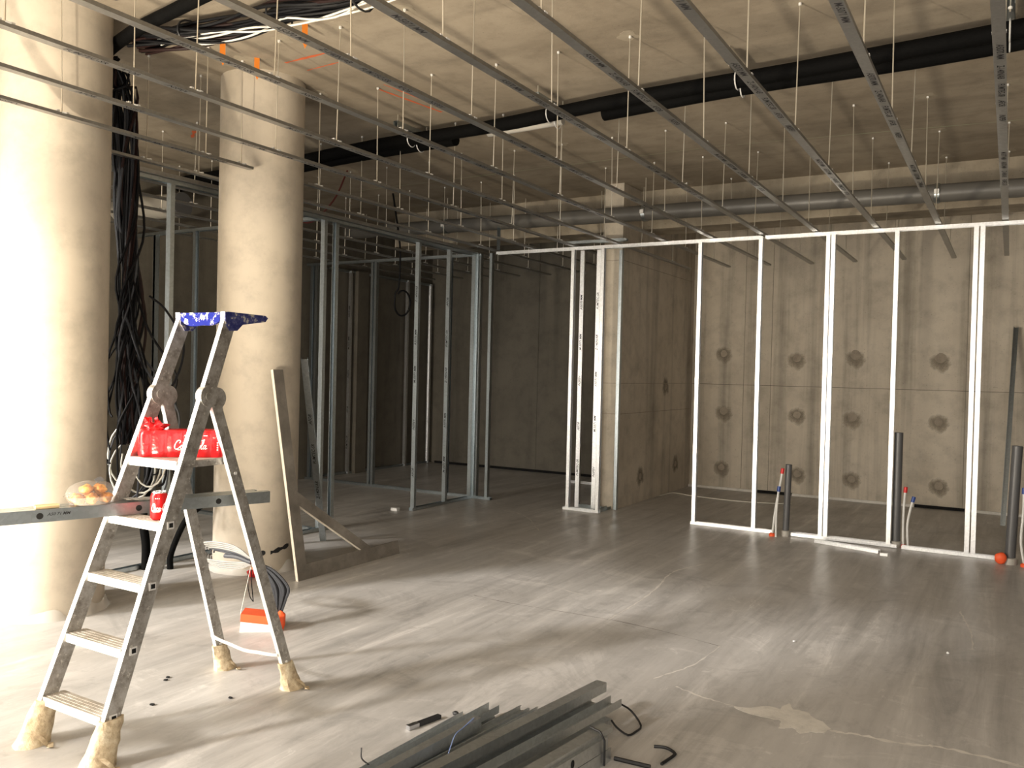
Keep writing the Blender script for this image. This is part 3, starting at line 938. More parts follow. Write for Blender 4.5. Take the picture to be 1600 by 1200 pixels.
for i in range(7):    # pale loops at the bottom
    cx, cz = -5.26 + 0.045 * i, 0.86 - 0.05 * (i % 3)
    r1, r2_ = 0.11 + 0.02 * (i % 3), 0.20 + 0.05 * (i % 2)
    pts = [(cx + r1 * math.cos(R(a)) * 0.8, 3.66 + r1 * math.cos(R(a)) * 0.6, cz + r2_ * math.sin(R(a))) for a in range(80 + i * 20, 380 + i * 25, 20)]
    MB().tube(pts, 0.006, 6).build('pale_loop', M_CABLE_WHITE if i % 2 == 0 else M_CABLE_GREY, hk)
tag(MB().tube(catmull([(-5.02, 3.66, 1.95), (-4.92, 3.72, 1.85), (-4.84, 3.80, 1.62), (-4.9, 3.76, 1.35), (-5.05, 3.68, 1.25)], 8), 0.008, 6).build('cable_loop', M_CABLE),
    'single black cable bowing out to the right of the hanging cable mass', 'cable')
# thick black floor conduits
for k, (p, lab) in enumerate([
        ([(-5.37, 3.92, 0.0), (-5.37, 3.92, 0.18), (-5.38, 3.90, 0.40), (-5.33, 3.90, 0.70), (-5.27, 3.82, 1.0)], 'thick black floor conduit, leftmost of three rising behind the ladder'),
        ([(-5.31, 3.98, 0.0), (-5.31, 3.98, 0.15), (-5.26, 4.0, 0.36), (-5.15, 4.02, 0.62), (-5.1, 3.9, 0.95)], 'thick black floor conduit, middle of three rising behind the ladder'),
        ([(-5.24, 4.03, 0.0), (-5.23, 4.03, 0.12), (-5.12, 4.06, 0.36), (-4.97, 4.10, 0.50), (-4.90, 4.10, 0.56)], 'thick black floor conduit bending right, rising behind the ladder')]):
    tag(MB().tube(catmull(p, 8), 0.030 if k < 2 else 0.022, 12).build('floor_conduit', M_FOAM), lab, 'conduit', 'black conduits rising from the floor')

# ------------------------------------------------------------------ stepladder
L0 = (-3.06, 1.9, 0)
la = thing('stepladder', L0, 'paint-spattered aluminium stepladder with blue top tray and taped feet', 'stepladder')
def frail(side, z):   # centre line of the front rails
    if side > 0:
        return Vector((-2.868 - 0.028 * z, 1.90 + 0.365 * z, z))
    return Vector((-3.262 + 0.034 * z, 1.885 + 0.372 * z, z))
HY = 2.41
def rleg(side, z):
    t = (1.365 - z) / 1.365
    if side > 0:
        return Vector((-2.905 + 0.055 * t, HY + 0.02 + 0.44 * t, z))
    return Vector((-3.215 - 0.095 * t, HY + 0.02 + 0.44 * t, z))
for s_ in (-1, 1):
    a, b = frail(s_, 0.015), frail(s_, 1.70)
    fr = MB().bar(a, b, 0.022, 0.062).build('front_rail', M_ALU, la)
    d = (b - a).normalized()
    nf = Vector((0, -1, 0)); nf = (nf - d * nf.dot(d)).normalized()
    MB().bar(a + nf * 0.0318, b + nf * 0.0318, 0.024, 0.002).build('rail_edge', M_ALUW, fr)  # pale strip painting the sunlit front edge
    a, b = rleg(s_, 0.015), rleg(s_, 1.36)
    rl = MB().bar(a, b, 0.020, 0.050).build('rear_leg', M_ALU, la)
    d = (b - a).normalized()
    nf = Vector((0, -1, 0)); nf = (nf - d * nf.dot(d)).normalized()
    MB().bar(a + nf * 0.0255, b + nf * 0.0255, 0.0215, 0.002).build('leg_edge', M_ALUW, rl)
    # hinge: two overlapping discs
    h = frail(s_, 1.365)
    hg = MB().tube([h + Vector((-0.017, 0.004, 0)), h + Vector((0.017, 0.004, 0))], 0.046, 28).build('hinge', M_ALU, la)
    MB().tube([h + Vector((-0.019, 0.004, 0)), h + Vector((0.019, 0.004, 0))], 0.020, 18).build('hinge_pin', M_ALU, hg)
    MB().tube([h + Vector((-0.0125, 0.046, -0.010)), h + Vector((0.0125, 0.046, -0.010))], 0.047, 28).build('hinge_lug', M_ALU, hg)
    # taped feet
    for p, sc in ((frail(s_, 0.0), 1.25), (rleg(s_, 0.0), 1.0)):
        mb = MB()
        top = (frail if sc > 1.1 else rleg)(s_, 0.13 * sc)
        rings = 7
        v = []; f = []
        for i in range(rings):
            t = i / (rings - 1)
            c_ = p.lerp(top, t)
            for k in range(14):
                a = 2 * math.pi * k / 14
                rx = (0.050 - 0.026 * t ** 0.6) * sc; ry = (0.056 - 0.016 * t ** 0.6) * sc
                jj = 1 + 0.22 * noise.noise(Vector((math.cos(a) * 2 + p.x * 9, math.sin(a) * 2 + p.y * 7, t * 4)))
                v.append(c_ + Vector((rx * jj * math.cos(a), ry * jj * math.sin(a), 0)))
        for i in range(rings - 1):
            for k in range(14):
                f.append((i * 14 + k, i * 14 + (k + 1) % 14, (i + 1) * 14 + (k + 1) % 14, (i + 1) * 14 + k))
        f.append(tuple(range(13, -1, -1))); f.append(tuple(range((rings - 1) * 14, rings * 14)))
        ft = mb.add(v, f)
        ft.smooth = True
        fo = ft.build('taped_foot', M_TAPE, la)
        tail = MB().ribbon(catmull([p + Vector((0.03, -0.01, 0.05)), p + Vector((0.07 * sc, -0.005, 0.035)), p + Vector((0.085 * sc, 0.01, 0.006)), p + Vector((0.05 * sc, 0.04, 0.004))], 5), 0.022, Vector((0, 0, 1)))
        tail.build('tape_tail', M_TAPE, fo)
# steps
ZS = [0.175, 0.405, 0.635, 0.862]
for z in ZS:
    l, r_ = frail(-1, z), frail(1, z)
    yf = (l.y + r_.y) / 2 - 0.038
    st = MB().box(l.x + 0.010, r_.x - 0.010, yf + 0.004, yf + 0.088, z - 0.004, z).build('step', M_TREAD, la)
    MB().box(l.x + 0.010, r_.x - 0.010, yf, yf + 0.004, z - 0.032, z + 0.001).build('step_lip', M_ALUW, st)
    MB().box(l.x + 0.010, r_.x - 0.010, yf + 0.084, yf + 0.088, z - 0.026, z - 0.004).build('step_back', M_ALU, st)
    for i in range(4):
        yy = yf + 0.014 + i * 0.018
        MB().box(l.x + 0.012, r_.x - 0.012, yy, yy + 0.007, z, z + 0.0022).build('tread_rib', M_TREAD, st)
    # square plug on the outer face of the right rail
    pl_ = MB().box(r_.x + 0.010, r_.x + 0.0145, r_.y - 0.017, r_.y + 0.013, z - 0.026, z + 0.004).build('rail_plug', M_ALUW, la)
    MB().box(r_.x + 0.0140, r_.x + 0.0152, r_.y - 0.010, r_.y + 0.008, z - 0.020, z - 0.002).build('plug_hole', M_HOLE, pl_)
    pl_ = MB().box(l.x - 0.0145, l.x - 0.010, l.y - 0.017, l.y + 0.013, z - 0.026, z + 0.004).build('rail_plug', M_ALUW, la)
# platform
zp = 1.100
l, r_ = frail(-1, zp), frail(1, zp)
yf = l.y - 0.035
pf = MB().box(l.x + 0.010, r_.x - 0.010, yf, yf + 0.275, zp - 0.006, zp).build('platform', M_TREAD, la)
MB().box(l.x + 0.010, r_.x - 0.010, yf - 0.004, yf, zp - 0.034, zp + 0.001).build('platform_lip', M_ALUW, pf)
for x in (l.x + 0.012, r_.x - 0.016):
    MB().box(x, x + 0.004, yf, yf + 0.275, zp - 0.030, zp - 0.006).build('platform_side', M_ALU, pf)
MB().tube([(-3.22, yf + 0.262, zp - 0.018), (-2.885, yf + 0.262, zp - 0.018)], 0.008, 8).build('pivot_bar', M_ALU, pf)
# blue tool tray on top
tp, tl = frail(1, 1.70), frail(-1, 1.70)
prof = [(-0.034, -0.030), (-0.036, 0.016), (-0.02, 0.022), (0.19, 0.018), (0.205, 0.008), (0.19, -0.010), (0.06, -0.030), (0.03, -0.058), (-0.01, -0.060)]
MB().prism(prof, (tl.x - 0.016, tl.y, 1.705), (0, 1, 0), (0, 0, 1), (0.034, 0, 0)).build('tray_end', M_BLUE2, la)
MB().prism(prof, (tp.x - 0.018, tp.y, 1.705), (0, 1, 0), (0, 0, 1), (0.034, 0, 0)).build('tray_end', M_BLUE2, la)
mb = MB()
mb.box(tl.x + 0.018, tp.x - 0.018, tl.y + 0.0, tl.y + 0.19, 1.708, 1.722)
mb.build('tray_top', M_BLUE, la)
v = []; f = []
for i in range(13):
    t = i / 12
    x = tl.x + 0.018 + t * (tp.x - tl.x - 0.036)
    zb = 1.690 - 0.028 * math.sin(t * math.pi) - 0.012 * math.sin(t * 9) * 0.5
    v += [(x, tl.y - 0.034, zb), (x, tl.y - 0.034, 1.724), (x, tl.y - 0.022, 1.724), (x, tl.y - 0.022, zb)]
for i in range(12):
    for j in range(4):
        f.append((i * 4 + j, i * 4 + (j + 1) % 4, (i + 1) * 4 + (j + 1) % 4, (i + 1) * 4 + j))
MB().add(v, f).build('tray_apron', M_BLUE, la)
for s_ in (-1, 1):
    a = frail(s_, 1.70)
    MB().bar(a + Vector((0, -0.036, 0.004)), a + Vector((0, -0.036, 0.026)), 0.026, 0.004).build('corner_cap', M_ALUW, la)
# white tie cord between the rear legs
a, b = rleg(-1, 0.185), rleg(1, 0.175)
pts = [a.lerp(b, t / 12) + Vector((0, -0.03, -0.022 * math.sin(math.pi * t / 12) + 0.002 * math.sin(t * 5))) for t in range(13)]
MB().tube(pts, 0.0075, 8).build('tie_cord', M_ROPE, la)
# bolts
for s_, z in ((1, 0.135), (1, 1.03), (-1, 0.135)):
    p = rleg(s_, z)
    MB().tube([p + Vector((0.008, 0, 0)), p + Vector((0.0135, 0, 0))], 0.007, 10).build('bolt', M_CLIP, la)

# ------------------------------------------------------------------ studs laid through the ladder as a shelf
PD = (Vector((-2.955, 2.80, 0)) - Vector((-3.315, 1.74, 0))).normalized()
PN = Vector((PD.y, -PD.x, 0))                    # to the right of travel (towards camera side)
endp = Vector((-2.945, 2.80, 0.8655))
GS = 'steel studs laid across the ladder step'
labs = ['front steel stud of the shelf laid across the ladder, with round holes', 'second steel stud of the shelf, behind the one with round holes', 'rear steel stud of the shelf across the ladder, nearest the columns']
for i in range(3):
    back = endp - PN * (0.036 * i + 0.002 * i) - PD * (0.015 * i)
    start = back - PD * 2.6
    t = thing('steel_stud', start, labs[i], 'stud', GS)
    # web on the right side, flanges pointing left (away from the camera)
    MB().prism(c_prof(0.050, 0.034), start + Vector((0, 0, 0.025)), -PN, Vector((0, 0, 1)), PD * 2.6 - PD * 0.03 * (i == 1)).build('channel', M_STEEL, t)
    if i == 0:
        for dback in (0.242, 0.581, 0.951, 1.7):
            p = back - PD * dback + Vector((0, 0, 0.025))
            MB().disc(p + PN * 0.0002, 0.0125, PN, 20, 0.0006).build('knockout_hole', M_HOLE, t)
        lettering('A50 71 MM', 0.017, t, back - PD * 0.925 + PN * 0.001 + Vector((0, 0, 0.029)), PD, (0, 0, 1))
        MB().prism(c_prof(0.0525, 0.037), back + PN * 0.0018 - PD * 0.115 + Vector((0, 0, 0.0258)), -PN, Vector((0, 0, 1)), PD * 0.115).build('end_sleeve', M_STEEL, t)

# drinks can on the fourth step
def script_strokes():
    C = [[(0.17, 0.62), (0.20, 0.78), (0.14, 0.92), (0.06, 0.80), (0.01, 0.50), (0.02, 0.20), (0.09, 0.05), (0.18, 0.14), (0.25, 0.32)]]
    o_ = [[(0.05, 0.42), (0.01, 0.28), (0.03, 0.10), (0.08, 0.08), (0.11, 0.25), (0.08, 0.42), (0.05, 0.42), (0.10, 0.38), (0.15, 0.40)]]
    c_ = [[(0.11, 0.36), (0.06, 0.44), (0.01, 0.28), (0.04, 0.08), (0.10, 0.12), (0.14, 0.22)]]
    a_ = [[(0.11, 0.40), (0.05, 0.42), (0.01, 0.26), (0.03, 0.08), (0.08, 0.14), (0.12, 0.42), (0.10, 0.15), (0.13, 0.06), (0.18, 0.16)]]
    l_ = [[(0.0, 0.18), (0.08, 0.60), (0.08, 0.92), (0.04, 0.70), (0.03, 0.20), (0.07, 0.06), (0.12, 0.16)]]
    hy = [[(0.0, 0.30), (0.06, 0.32)]]
    sw = [[(0.10, 0.06), (0.22, -0.02), (0.45, 0.0), (0.62, 0.02)]]
    out = []
    x = 0.0
    for gl, adv in ((C, 0.24), (o_, 0.13), (c_, 0.13), (a_, 0.17), (hy, 0.09), (C, 0.24), (o_, 0.13), (l_, 0.11), (a_, 0.17)):
        for s_ in gl:
            out.append([(px + x + 0.10 * py, py) for px, py in s_])
        x += adv
    out.append([(px, py) for px, py in sw[0]])
    out.append([(0.86 + 0.10, 0.92), (1.05, 0.84), (1.22, 0.90), (1.34, 0.98)])
    return out
def script_on(parent, fmap, nmap, wd, W, Hh):
    mb = MB()
    for st in script_strokes():
        P2 = catmull([(x, y, 0) for x, y in st], 5)
        pts = [fmap(p.x * W, p.y * Hh) for p in P2]
        ws = [wd * (0.65 + 0.6 * abs(math.sin(i * 0.35))) for i in range(len(pts))]
        mb.ribbon(pts, ws, nmap)
    return mb.build('lettering', M_LETTER, parent)
def can(c, label, yaw_a, group=None):
    c = Vector(c)
    t = thing('drinks_can', c, label, 'can', group)
    MB().lathe([(0.024, 0.0), (0.0265, 0.002), (0.033, 0.010), (0.033, 0.097), (0.0275, 0.109)], c, 36).build('body', M_CAN, t)
    MB().lathe([(0.0275, 0.109), (0.0280, 0.1125), (0.0275, 0.115), (0.0255, 0.115), (0.0250, 0.111)], c, 36).build('lid', M_CANTOP, t)
    MB().box(c.x - 0.007, c.x + 0.007, c.y - 0.016, c.y + 0.008, c.z + 0.1112, c.z + 0.1126).build('ring_pull', M_CANTOP, t)
    rr_ = 0.0334
    def fm(u, v):
        a = yaw_a + u / rr_
        return c + Vector((rr_ * math.cos(a), rr_ * math.sin(a), 0.036 + v))
    def nm(p):
        d = p - c; d.z = 0
        return d.normalized()
    script_on(t, fm, nm, 0.0030, 0.060, 0.036)
    # fine print column on the left and line above
    mb = MB()
    for i in range(7):
        a = yaw_a - 0.62
        z = 0.012 + i * 0.0115
        P = [c + Vector((rr_ * math.cos(a + k * 0.03), rr_ * math.sin(a + k * 0.03), z)) for k in range(3)]
        mb.ribbon(P, 0.0055, nm)
    a = yaw_a + 0.55
    for i in range(3):
        P = [c + Vector((rr_ * math.cos(a + i * 0.2 + k * 0.06), rr_ * math.sin(a + i * 0.2 + k * 0.06), 0.089)) for k in range(3)]
        mb.ribbon(P, 0.003, nm)
    mb.build('small_print', M_LETTER, t)
    return t
can((-2.965, 2.222, 0.8645), 'single red drinks can with white script standing on the ladder step', R(-95))

# shrink-wrapped pack on the platform
pk_c = Vector((-3.066, 2.420, 1.100))
pd_ = (Vector((-2.935, 2.50, 0)) - Vector((-3.24, 2.245, 0))).normalized()
pn_ = Vector((pd_.y, -pd_.x, 0))
LH, WH = 0.183, 0.064
pk = thing('drinks_pack', pk_c, 'red shrink-wrapped pack of drinks cans on the ladder platform', 'drinks pack')
def pack_pt(u, z, front=True):
    """front face: u along the pack (-LH..LH)"""
    bul = 0.006 * abs(math.sin((u + LH) / (2 * LH) * 6 * math.pi))
    return pk_c + pd_ * u + pn_ * (WH - 0.004 + bul) + Vector((0, 0, z))
v = []; f = []
outline = []
NU = 49
for i in range(NU):
    u = -LH + 2 * LH * i / (NU - 1)
    bul = 0.006 * abs(math.sin((u + LH) / (2 * LH) * 6 * math.pi))
    e = max(0, abs(u) - (LH - 0.03)) / 0.03
    outline.append((u, WH - 0.004 + bul - 0.030 * e * e))
full = outline + [(u, -w_) for u, w_ in reversed(outline)]
zs = [(0.001, 0.93), (0.008, 0.985), (0.03, 1.0), (0.06, 1.0), (0.09, 1.0), (0.104, 0.97), (0.1145, 0.90), (0.1155, 0.6)]
K = len(full)
for z, k_ in zs:
    for (u, w_) in full:
        jit = 1.0
        left = max(0.0, (-u - 0.02) / LH)
        q = noise.noise(Vector((u * 40, w_ * 40, z * 45))) * 0.007 * left
        v.append(pk_c + pd_ * ((u + (1 - k_) * -0.08 * (u / LH)) + q) + pn_ * (w_ * k_ + q) + Vector((0, 0, z + (q * 0.8 if z > 0.05 else 0))))
for i in range(len(zs) - 1):
    for k in range(K):
        k2 = (k + 1) % K
        f.append((i * K + k, i * K + k2, (i + 1) * K + k2, (i + 1) * K + k))
f.append(tuple(range(K - 1, -1, -1))); f.append(tuple(range((len(zs) - 1) * K, len(zs) * K)))
MB().add(v, f).build('red_wrap', M_RED, pk, smooth=True)
# can pressed against the film at the torn left end
MB().disc(pk_c + pd_ * (-LH + 0.028) + pn_ * 0.050 + Vector((0, 0, 0.048)), 0.026, pn_ * 0.8 - pd_ * 0.5, 20, 0.002, 0.2, 3, 0.8).build('film_dimple', M_CAN, pk)
# tuft of torn film
mb = MB()
base = pk_c + pd_ * (-LH + 0.06) + pn_ * 0.0 + Vector((0, 0, 0.112))
mb.ball(base + Vector((0, 0, 0.010)), (0.045, 0.035, 0.026), 3, 0.9, 2.2, 5.0)
mb.smooth = True
mb.build('film_tuft', M_RED, pk)
mb = MB()
for k in range(5):
    a = k * 1.3
    q = base + Vector((0.012 * math.cos(a) - 0.012, 0.012 * math.sin(a), 0.02))
    mb.add([q, q + Vector((0.022 * math.cos(a), 0.02 * math.sin(a), 0.004)), q + Vector((0.018 * math.cos(a + .6) - 0.012, 0.02 * math.sin(a + .6), 0.036)), q + Vector((-0.012, 0.004, 0.03))],
           [(0, 1, 2, 3)])
mb.build('film_shred', M_RED, pk)
def fm(u, v_):
    return pack_pt(u, v_) + pn_ * 0.0012
script_on(pk, lambda u, v_: fm(u - 0.030, v_ + 0.034), lambda p: pn_, 0.0036, 0.094, 0.044)
mb = MB()
for u0 in (0.012, 0.090):
    mb.ribbon([fm(u0 + 0.004 * k, 0.094) for k in range(5)], 0.0035, pn_)
for i in range(4):
    mb.ribbon([fm(0.145 + 0.003 * k, 0.034 + i * 0.010) for k in range(3)], 0.006, pn_)
mb.build('small_print', M_LETTER, pk)

# ------------------------------------------------------------------ food tray and scraps on the stud shelf
def shelf_pt(s_, w_, z=0.9162):
    p = endp - PD * s_ + PN * w_
    return Vector((p.x, p.y, z))
tc_ = shelf_pt(0.755, -0.045)
tr = thing('food_tray', tc_, 'clear plastic food tray of golden pastries on the stud shelf', 'food tray')
v = []; f = []
prof = [(0.055, 0.001), (0.078, 0.002), (0.090, 0.022), (0.098, 0.034), (0.102, 0.036)]
for r_, z in prof:
    for k in range(40):
        a = 2 * math.pi * k / 40
        rb = r_ * (1 + (0.02 * math.sin(a * 20) if 0.0 < z < 0.03 else 0))
        v.append(tc_ + PD * (rb * 1.02 * math.cos(a)) + PN * (rb * 0.72 * math.sin(a)) + Vector((0, 0, z)))
for i in range(len(prof) - 1):
    for k in range(40):
        f.append((i * 40 + k, i * 40 + (k + 1) % 40, (i + 1) * 40 + (k + 1) % 40, (i + 1) * 40 + k))
f.append(tuple(range(39, -1, -1)))
MB().add(v, f).build('tray', M_CLEAR, tr, smooth=True)
v = []; f = []
for j in range(7):
    t = j / 6
    for k in range(32):
        a = 2 * math.pi * k / 32
        r_ = 0.099 * math.cos(t * 1.35)
        q = 0.005 * noise.noise(Vector((math.cos(a) * 3, math.sin(a) * 3, t * 4)))
        v.append(tc_ + PD * ((r_ + q) * math.cos(a)) + PN * ((r_ + q) * 0.72 * math.sin(a)) + Vector((0, 0, 0.036 + 0.058 * math.sin(t * 1.5) + q)))
for i in range(6):
    for k in range(32):
        f.append((i * 32 + k, i * 32 + (k + 1) % 32, (i + 1) * 32 + (k + 1) % 32, (i + 1) * 32 + k))
MB().add(v, f).build('film_lid', M_LID, tr, smooth=True)
MB().disc(tc_ + PD * 0.030 + Vector((0, 0, 0.097)), 0.016, (0.2, -0.3, 1), 14, 0.002, 0.3, 1.0, 1.5).build('dark_label', M_PVC, tr)
k = 0
plabs = ['golden pastry in the clear tray, at its near left end', 'golden pastry in the clear tray, front middle', 'dark baked pastry in the clear tray, at its right end', 'golden pastry in the clear tray, back left',
         'golden pastry in the clear tray, back middle', 'browned pastry in the clear tray, back right', 'golden pastry on top of the heap in the clear tray', 'brown pastry on top of the heap, right side']
for (s_, w_, z, r_) in ((-0.052, 0.016, 0.024, 0.026), (-0.004, 0.026, 0.026, 0.027), (0.052, 0.014, 0.025, 0.026), (-0.05, -0.03, 0.024, 0.025), (0.0, -0.028, 0.025, 0.027), (0.05, -0.028, 0.024, 0.024), (-0.018, 0.004, 0.060, 0.027), (0.032, 0.002, 0.060, 0.026)):
    o = MB().ball(tc_ + PD * s_ + PN * w_ + Vector((0, 0, z)), (r_, r_ * 0.95, r_ * 0.82), 3, 0.35, 1.6, k * 3.3).build('pastry', M_PASTRY)
    tag(o, plabs[k], 'pastry', 'pastries in the clear tray')
    k += 1
wa = shelf_pt(0.91, -0.022)
tag(MB().bar(wa - PD * 0.055 + Vector((0, 0, 0.0075)), wa + PD * 0.03 - PN * 0.004 + Vector((0, 0, 0.0075)), 0.03, 0.014, PN).build('wafer', M_BISCUIT), 'pale yellow wafer stick lying on the stud shelf left of the food tray', 'wafer')
v = []; f = []
for i in range(11):
    for j in range(6):
        s_, w_ = 0.63 - i * 0.016, -0.07 + j * 0.014
        v.append(shelf_pt(s_, w_, 0.9195 + 0.014 * (0.5 + 0.5 * noise.noise(Vector((i * 0.7, j * 0.9, 2.0)))) * (1.2 - 0.08 * i)))
for i in range(10):
    for j in range(5):
        f.append((i * 6 + j, i * 6 + j + 1, (i + 1) * 6 + j + 1, (i + 1) * 6 + j))
tag(MB().add(v, f).build('crumpled_film', M_FILM), 'crumpled clear film lying on the stud shelf right of the food tray', 'film')

# ------------------------------------------------------------------ wooden set square leaning on the second column
sq = thing('set_square', (-4.22, 4.30, 0), 'big grey board set square with a diagonal brace leaning on the middle column', 'set square')
e1 = Vector((0.0, 1.0, 0.0))
lean = Vector((-0.19, 0.0, 0.98)).normalized()
nn_ = e1.cross(lean)        # towards the camera (+x)
if nn_.x < 0:
    nn_ = -nn_
O = Vector((-4.235, 4.305, 0.0))
def sqp(u, v_):
    return (u, v_)
TH = 0.022
def board(poly, name):
    o = MB().prism(poly, O, e1, lean, -nn_ * TH).build(name, M_WOOD, sq)
    return o
ub = board([(0, 0), (0.095, 0.105), (0.095, 1.50), (0.0, 1.50)], 'upright_board')
bb = board([(0.001, 0), (1.13, 0), (1.13, 0.105), (0.096, 0.105)], 'foot_board')
br_ = board([(0.095, 0.515), (0.095, 0.615), (0.80, 0.105), (0.68, 0.105)], 'brace_board')
MB().prism([(0.0955, 0.512), (0.0955, 0.5155), (0.6805, 0.1055), (0.6765, 0.1055)], O, e1, lean, -nn_ * TH).build('brace_edge', M_WOODEDGE, br_)
MB().prism([(-0.0025, 0.0), (0, 0.0), (0, 1.50), (-0.0025, 1.50)], O, e1, lean, -nn_ * TH).build('sunlit_edge', M_WOODEDGE, ub)
# steel stud leaning behind it
ls_a, ls_b = Vector((-5.055, 5.42, 0.0)), Vector((-4.70, 4.79, 1.55))
d = (ls_b - ls_a).normalized()
sx = Vector((0.79, 0.61, 0)); sx = (sx - d * sx.dot(d)).normalized()
sy = d.cross(sx)
ls = thing('leaning_stud', ls_a, 'dark printed steel stud leaning on the back of the middle column', 'stud')
MB().prism(c_prof(0.05, 0.035), ls_a + Vector((0, 0, 0.004)), sy, sx, ls_b - ls_a).build('channel', M_STEEL, ls)
# printing on it
for j, tt in enumerate((0.25, 0.45, 0.66)):
    lettering(PRINT[j], 0.036, ls, ls_a.lerp(ls_b, tt) - sy * 0.001 + Vector((0, 0, 0.004)), d, -sx if (d.cross(-sx)).dot(-sy) > 0 else sx)

# ------------------------------------------------------------------ cable coil with orange ties by the rear ladder leg
cc_ = thing('cable_coil', (-3.58, 3.42, 0), 'coils of grey and white cable tied with orange tape behind the ladder legs', 'cable coil')
knot = Vector((-3.725, 3.44, 0.360))
for i in range(11):
    a = i / 10
    low = Vector((-3.585 + 0.03 * a, 3.435 + 0.04 * a, 0.085))
    mid = Vector((-3.675 + 0.125 * a, 3.44 + 0.085 * a, 0.235 - 0.01 * a))
    p = catmull([knot, knot + Vector((0.02 + 0.075 * a, 0.0 + 0.05 * a, -0.05 + 0.005 * a)), mid, low + Vector((0.035 * a - 0.03, 0.03 * a, 0.07)), low], 7)
    MB().tube(p, 0.0095, 6).build('grey_cable', M_CABLE_GREY if i % 3 else M_CABLE, cc_)
for i in range(11):
    grp = 0 if i < 6 else 1
    k = i if i < 6 else i - 6
    e = Vector((-4.13 + 0.008 * k, 3.40 + 0.012 * k, (0.432 - 0.010 * k) if grp == 0 else (0.345 - 0.012 * k)))
    m1 = knot.lerp(e, 0.35) + Vector((0, 0, (0.048 - 0.008 * k) if grp == 0 else (-0.010 - 0.005 * k)))
    m2 = knot.lerp(e, 0.72) + Vector((0, 0, (0.036 - 0.006 * k) if grp == 0 else (-0.012 - 0.004 * k)))
    p = catmull([knot, m1, m2, e, e + Vector((-0.07, 0.05, -0.03 if grp == 0 else 0.03))], 6)
    MB().tube(p, 0.0052, 6).build('white_cable', M_CABLE_PALE if i not in (4, 5) else M_CABLE_GREY, cc_)
MB().tube(catmull([knot + Vector((-0.02, -0.012, 0.0)), knot + Vector((-0.12, -0.03, 0.022)), knot + Vector((-0.21, -0.04, 0.020))], 6), 0.013, 8).build('grey_sleeve', M_CABLE_GREY, cc_)
mb = MB().ball(knot + Vector((0.02, 0, -0.01)), (0.03, 0.025, 0.055), 3, 0.5, 2.5, 1.0)
mb.build('orange_tie', M_ORANGE, cc_)
MB().prism([(0, 0), (0.03, 0.02), (0.02, 0.10), (0.012, 0.105)], knot + Vector((-0.0, -0.02, -0.02)), (0.86, 0.5, 0), (0, 0, 1), (0.002, -0.003, 0)).build('tape_end', M_ORANGE, cc_)
MB().tube(catmull([knot + Vector((-0.02, -0.02, -0.04)), (-3.765, 3.42, 0.26), (-3.745, 3.42, 0.17), (-3.715, 3.42, 0.14)], 6), 0.003, 5).build('thin_loop', M_CABLE, cc_)
MB().tube(catmull([knot + Vector((-0.01, -0.02, -0.04)), (-3.735, 3.42, 0.27), (-3.72, 3.42, 0.17), (-3.715, 3.42, 0.14)], 6), 0.003, 5).build('thin_loop', M_CABLE, cc_)
# white and orange wrapped base
dirb = Vector((0.80, 0.60, 0)); nb = Vector((0.60, -0.80, 0))
o0 = Vector((-3.715, 3.335, 0))
MB().prism([(0, 0), (0.215, 0), (0.205, 0.035), (0.006, 0.062)], o0 + nb * 0.05, dirb, (0, 0, 1), -nb * 0.12).build('white_wrap', M_WHITE, cc_)
MB().prism([(0.004, 0.060), (0.206, 0.036), (0.22, 0.080), (0.006, 0.105)], o0 + nb * 0.052, dirb, (0, 0, 1), -nb * 0.124).build('orange_wrap', M_ORANGE, cc_)
MB().ball(o0 + dirb * 0.215 + Vector((0, 0, 0.055)), (0.03, 0.03, 0.055), 2, 0.4, 2.0, 7.0).build('orange_end', M_ORANGE, cc_)
MB().tube([knot + Vector((-0.005, -0.03, -0.02)), o0 + nb * 0.05 + Vector((0.004, 0, 0.10))], 0.0016, 5).build('white_string', M_ROPE, cc_)

# ------------------------------------------------------------------ service pipes rising through the right frame
def standpipe(x, y, h, r_, tilt, lab):
    t = thing('standpipe', (x, y, 0), lab, 'pipe')
    MB().lathe([(r_ * 1.35, 0), (r_ * 1.35, 0.05), (r_ * 1.1, 0.055)], (x, y, 0), 20).build('floor_collar', M_FOIL, t)
    mb = MB()
    mb.tube([(x, y, 0.0), (x + tilt * h, y, h)], r_, 20, caps=False)
    mb.tube([(x + tilt * h, y, h), (x + tilt * h * 0.9, y, h * 0.9)], r_ * 0.88, 20, caps=False)
    mb.build('pipe_body', M_PVC, t)
    return t
standpipe(-1.80, 8.20, 0.68, 0.030, 0.02, 'short dark grey standpipe, left one, between the white studs')
standpipe(-0.855, 8.30, 1.03, 0.036, 0.0, 'tall dark grey standpipe close to a white stud, middle one')
sp3 = standpipe(0.03, 8.12, 0.98, 0.040, 0.03, 'dark grey standpipe at the right edge with an orange floor cap')
MB().ball((-0.035, 8.06, 0.05), (0.045, 0.03, 0.05), 3, 0.15, 1.5, 2).build('floor_cap', M_ORANGE, sp3)
def hose(pts, cap, lab, base=True):
    t = thing('supply_hose', pts[0], lab, 'hose')
    P_ = catmull(pts, 6)
    MB().tube(P_, 0.010, 8).build('white_hose', M_WHITE, t)
    d = (P_[-1] - P_[-2]).normalized()
    MB().tube([P_[-1] - d * 0.005, P_[-1] + d * 0.045], 0.0165, 10).build('end_cap', cap, t)
    if base:
        p = Vector(pts[0])
        MB().lathe([(0.030, 0.0), (0.030, 0.02), (0.018, 0.03)], (p.x, p.y, 0), 16).build('floor_sleeve', M_REDCAP if base == 1 else M_ORANGE, t)
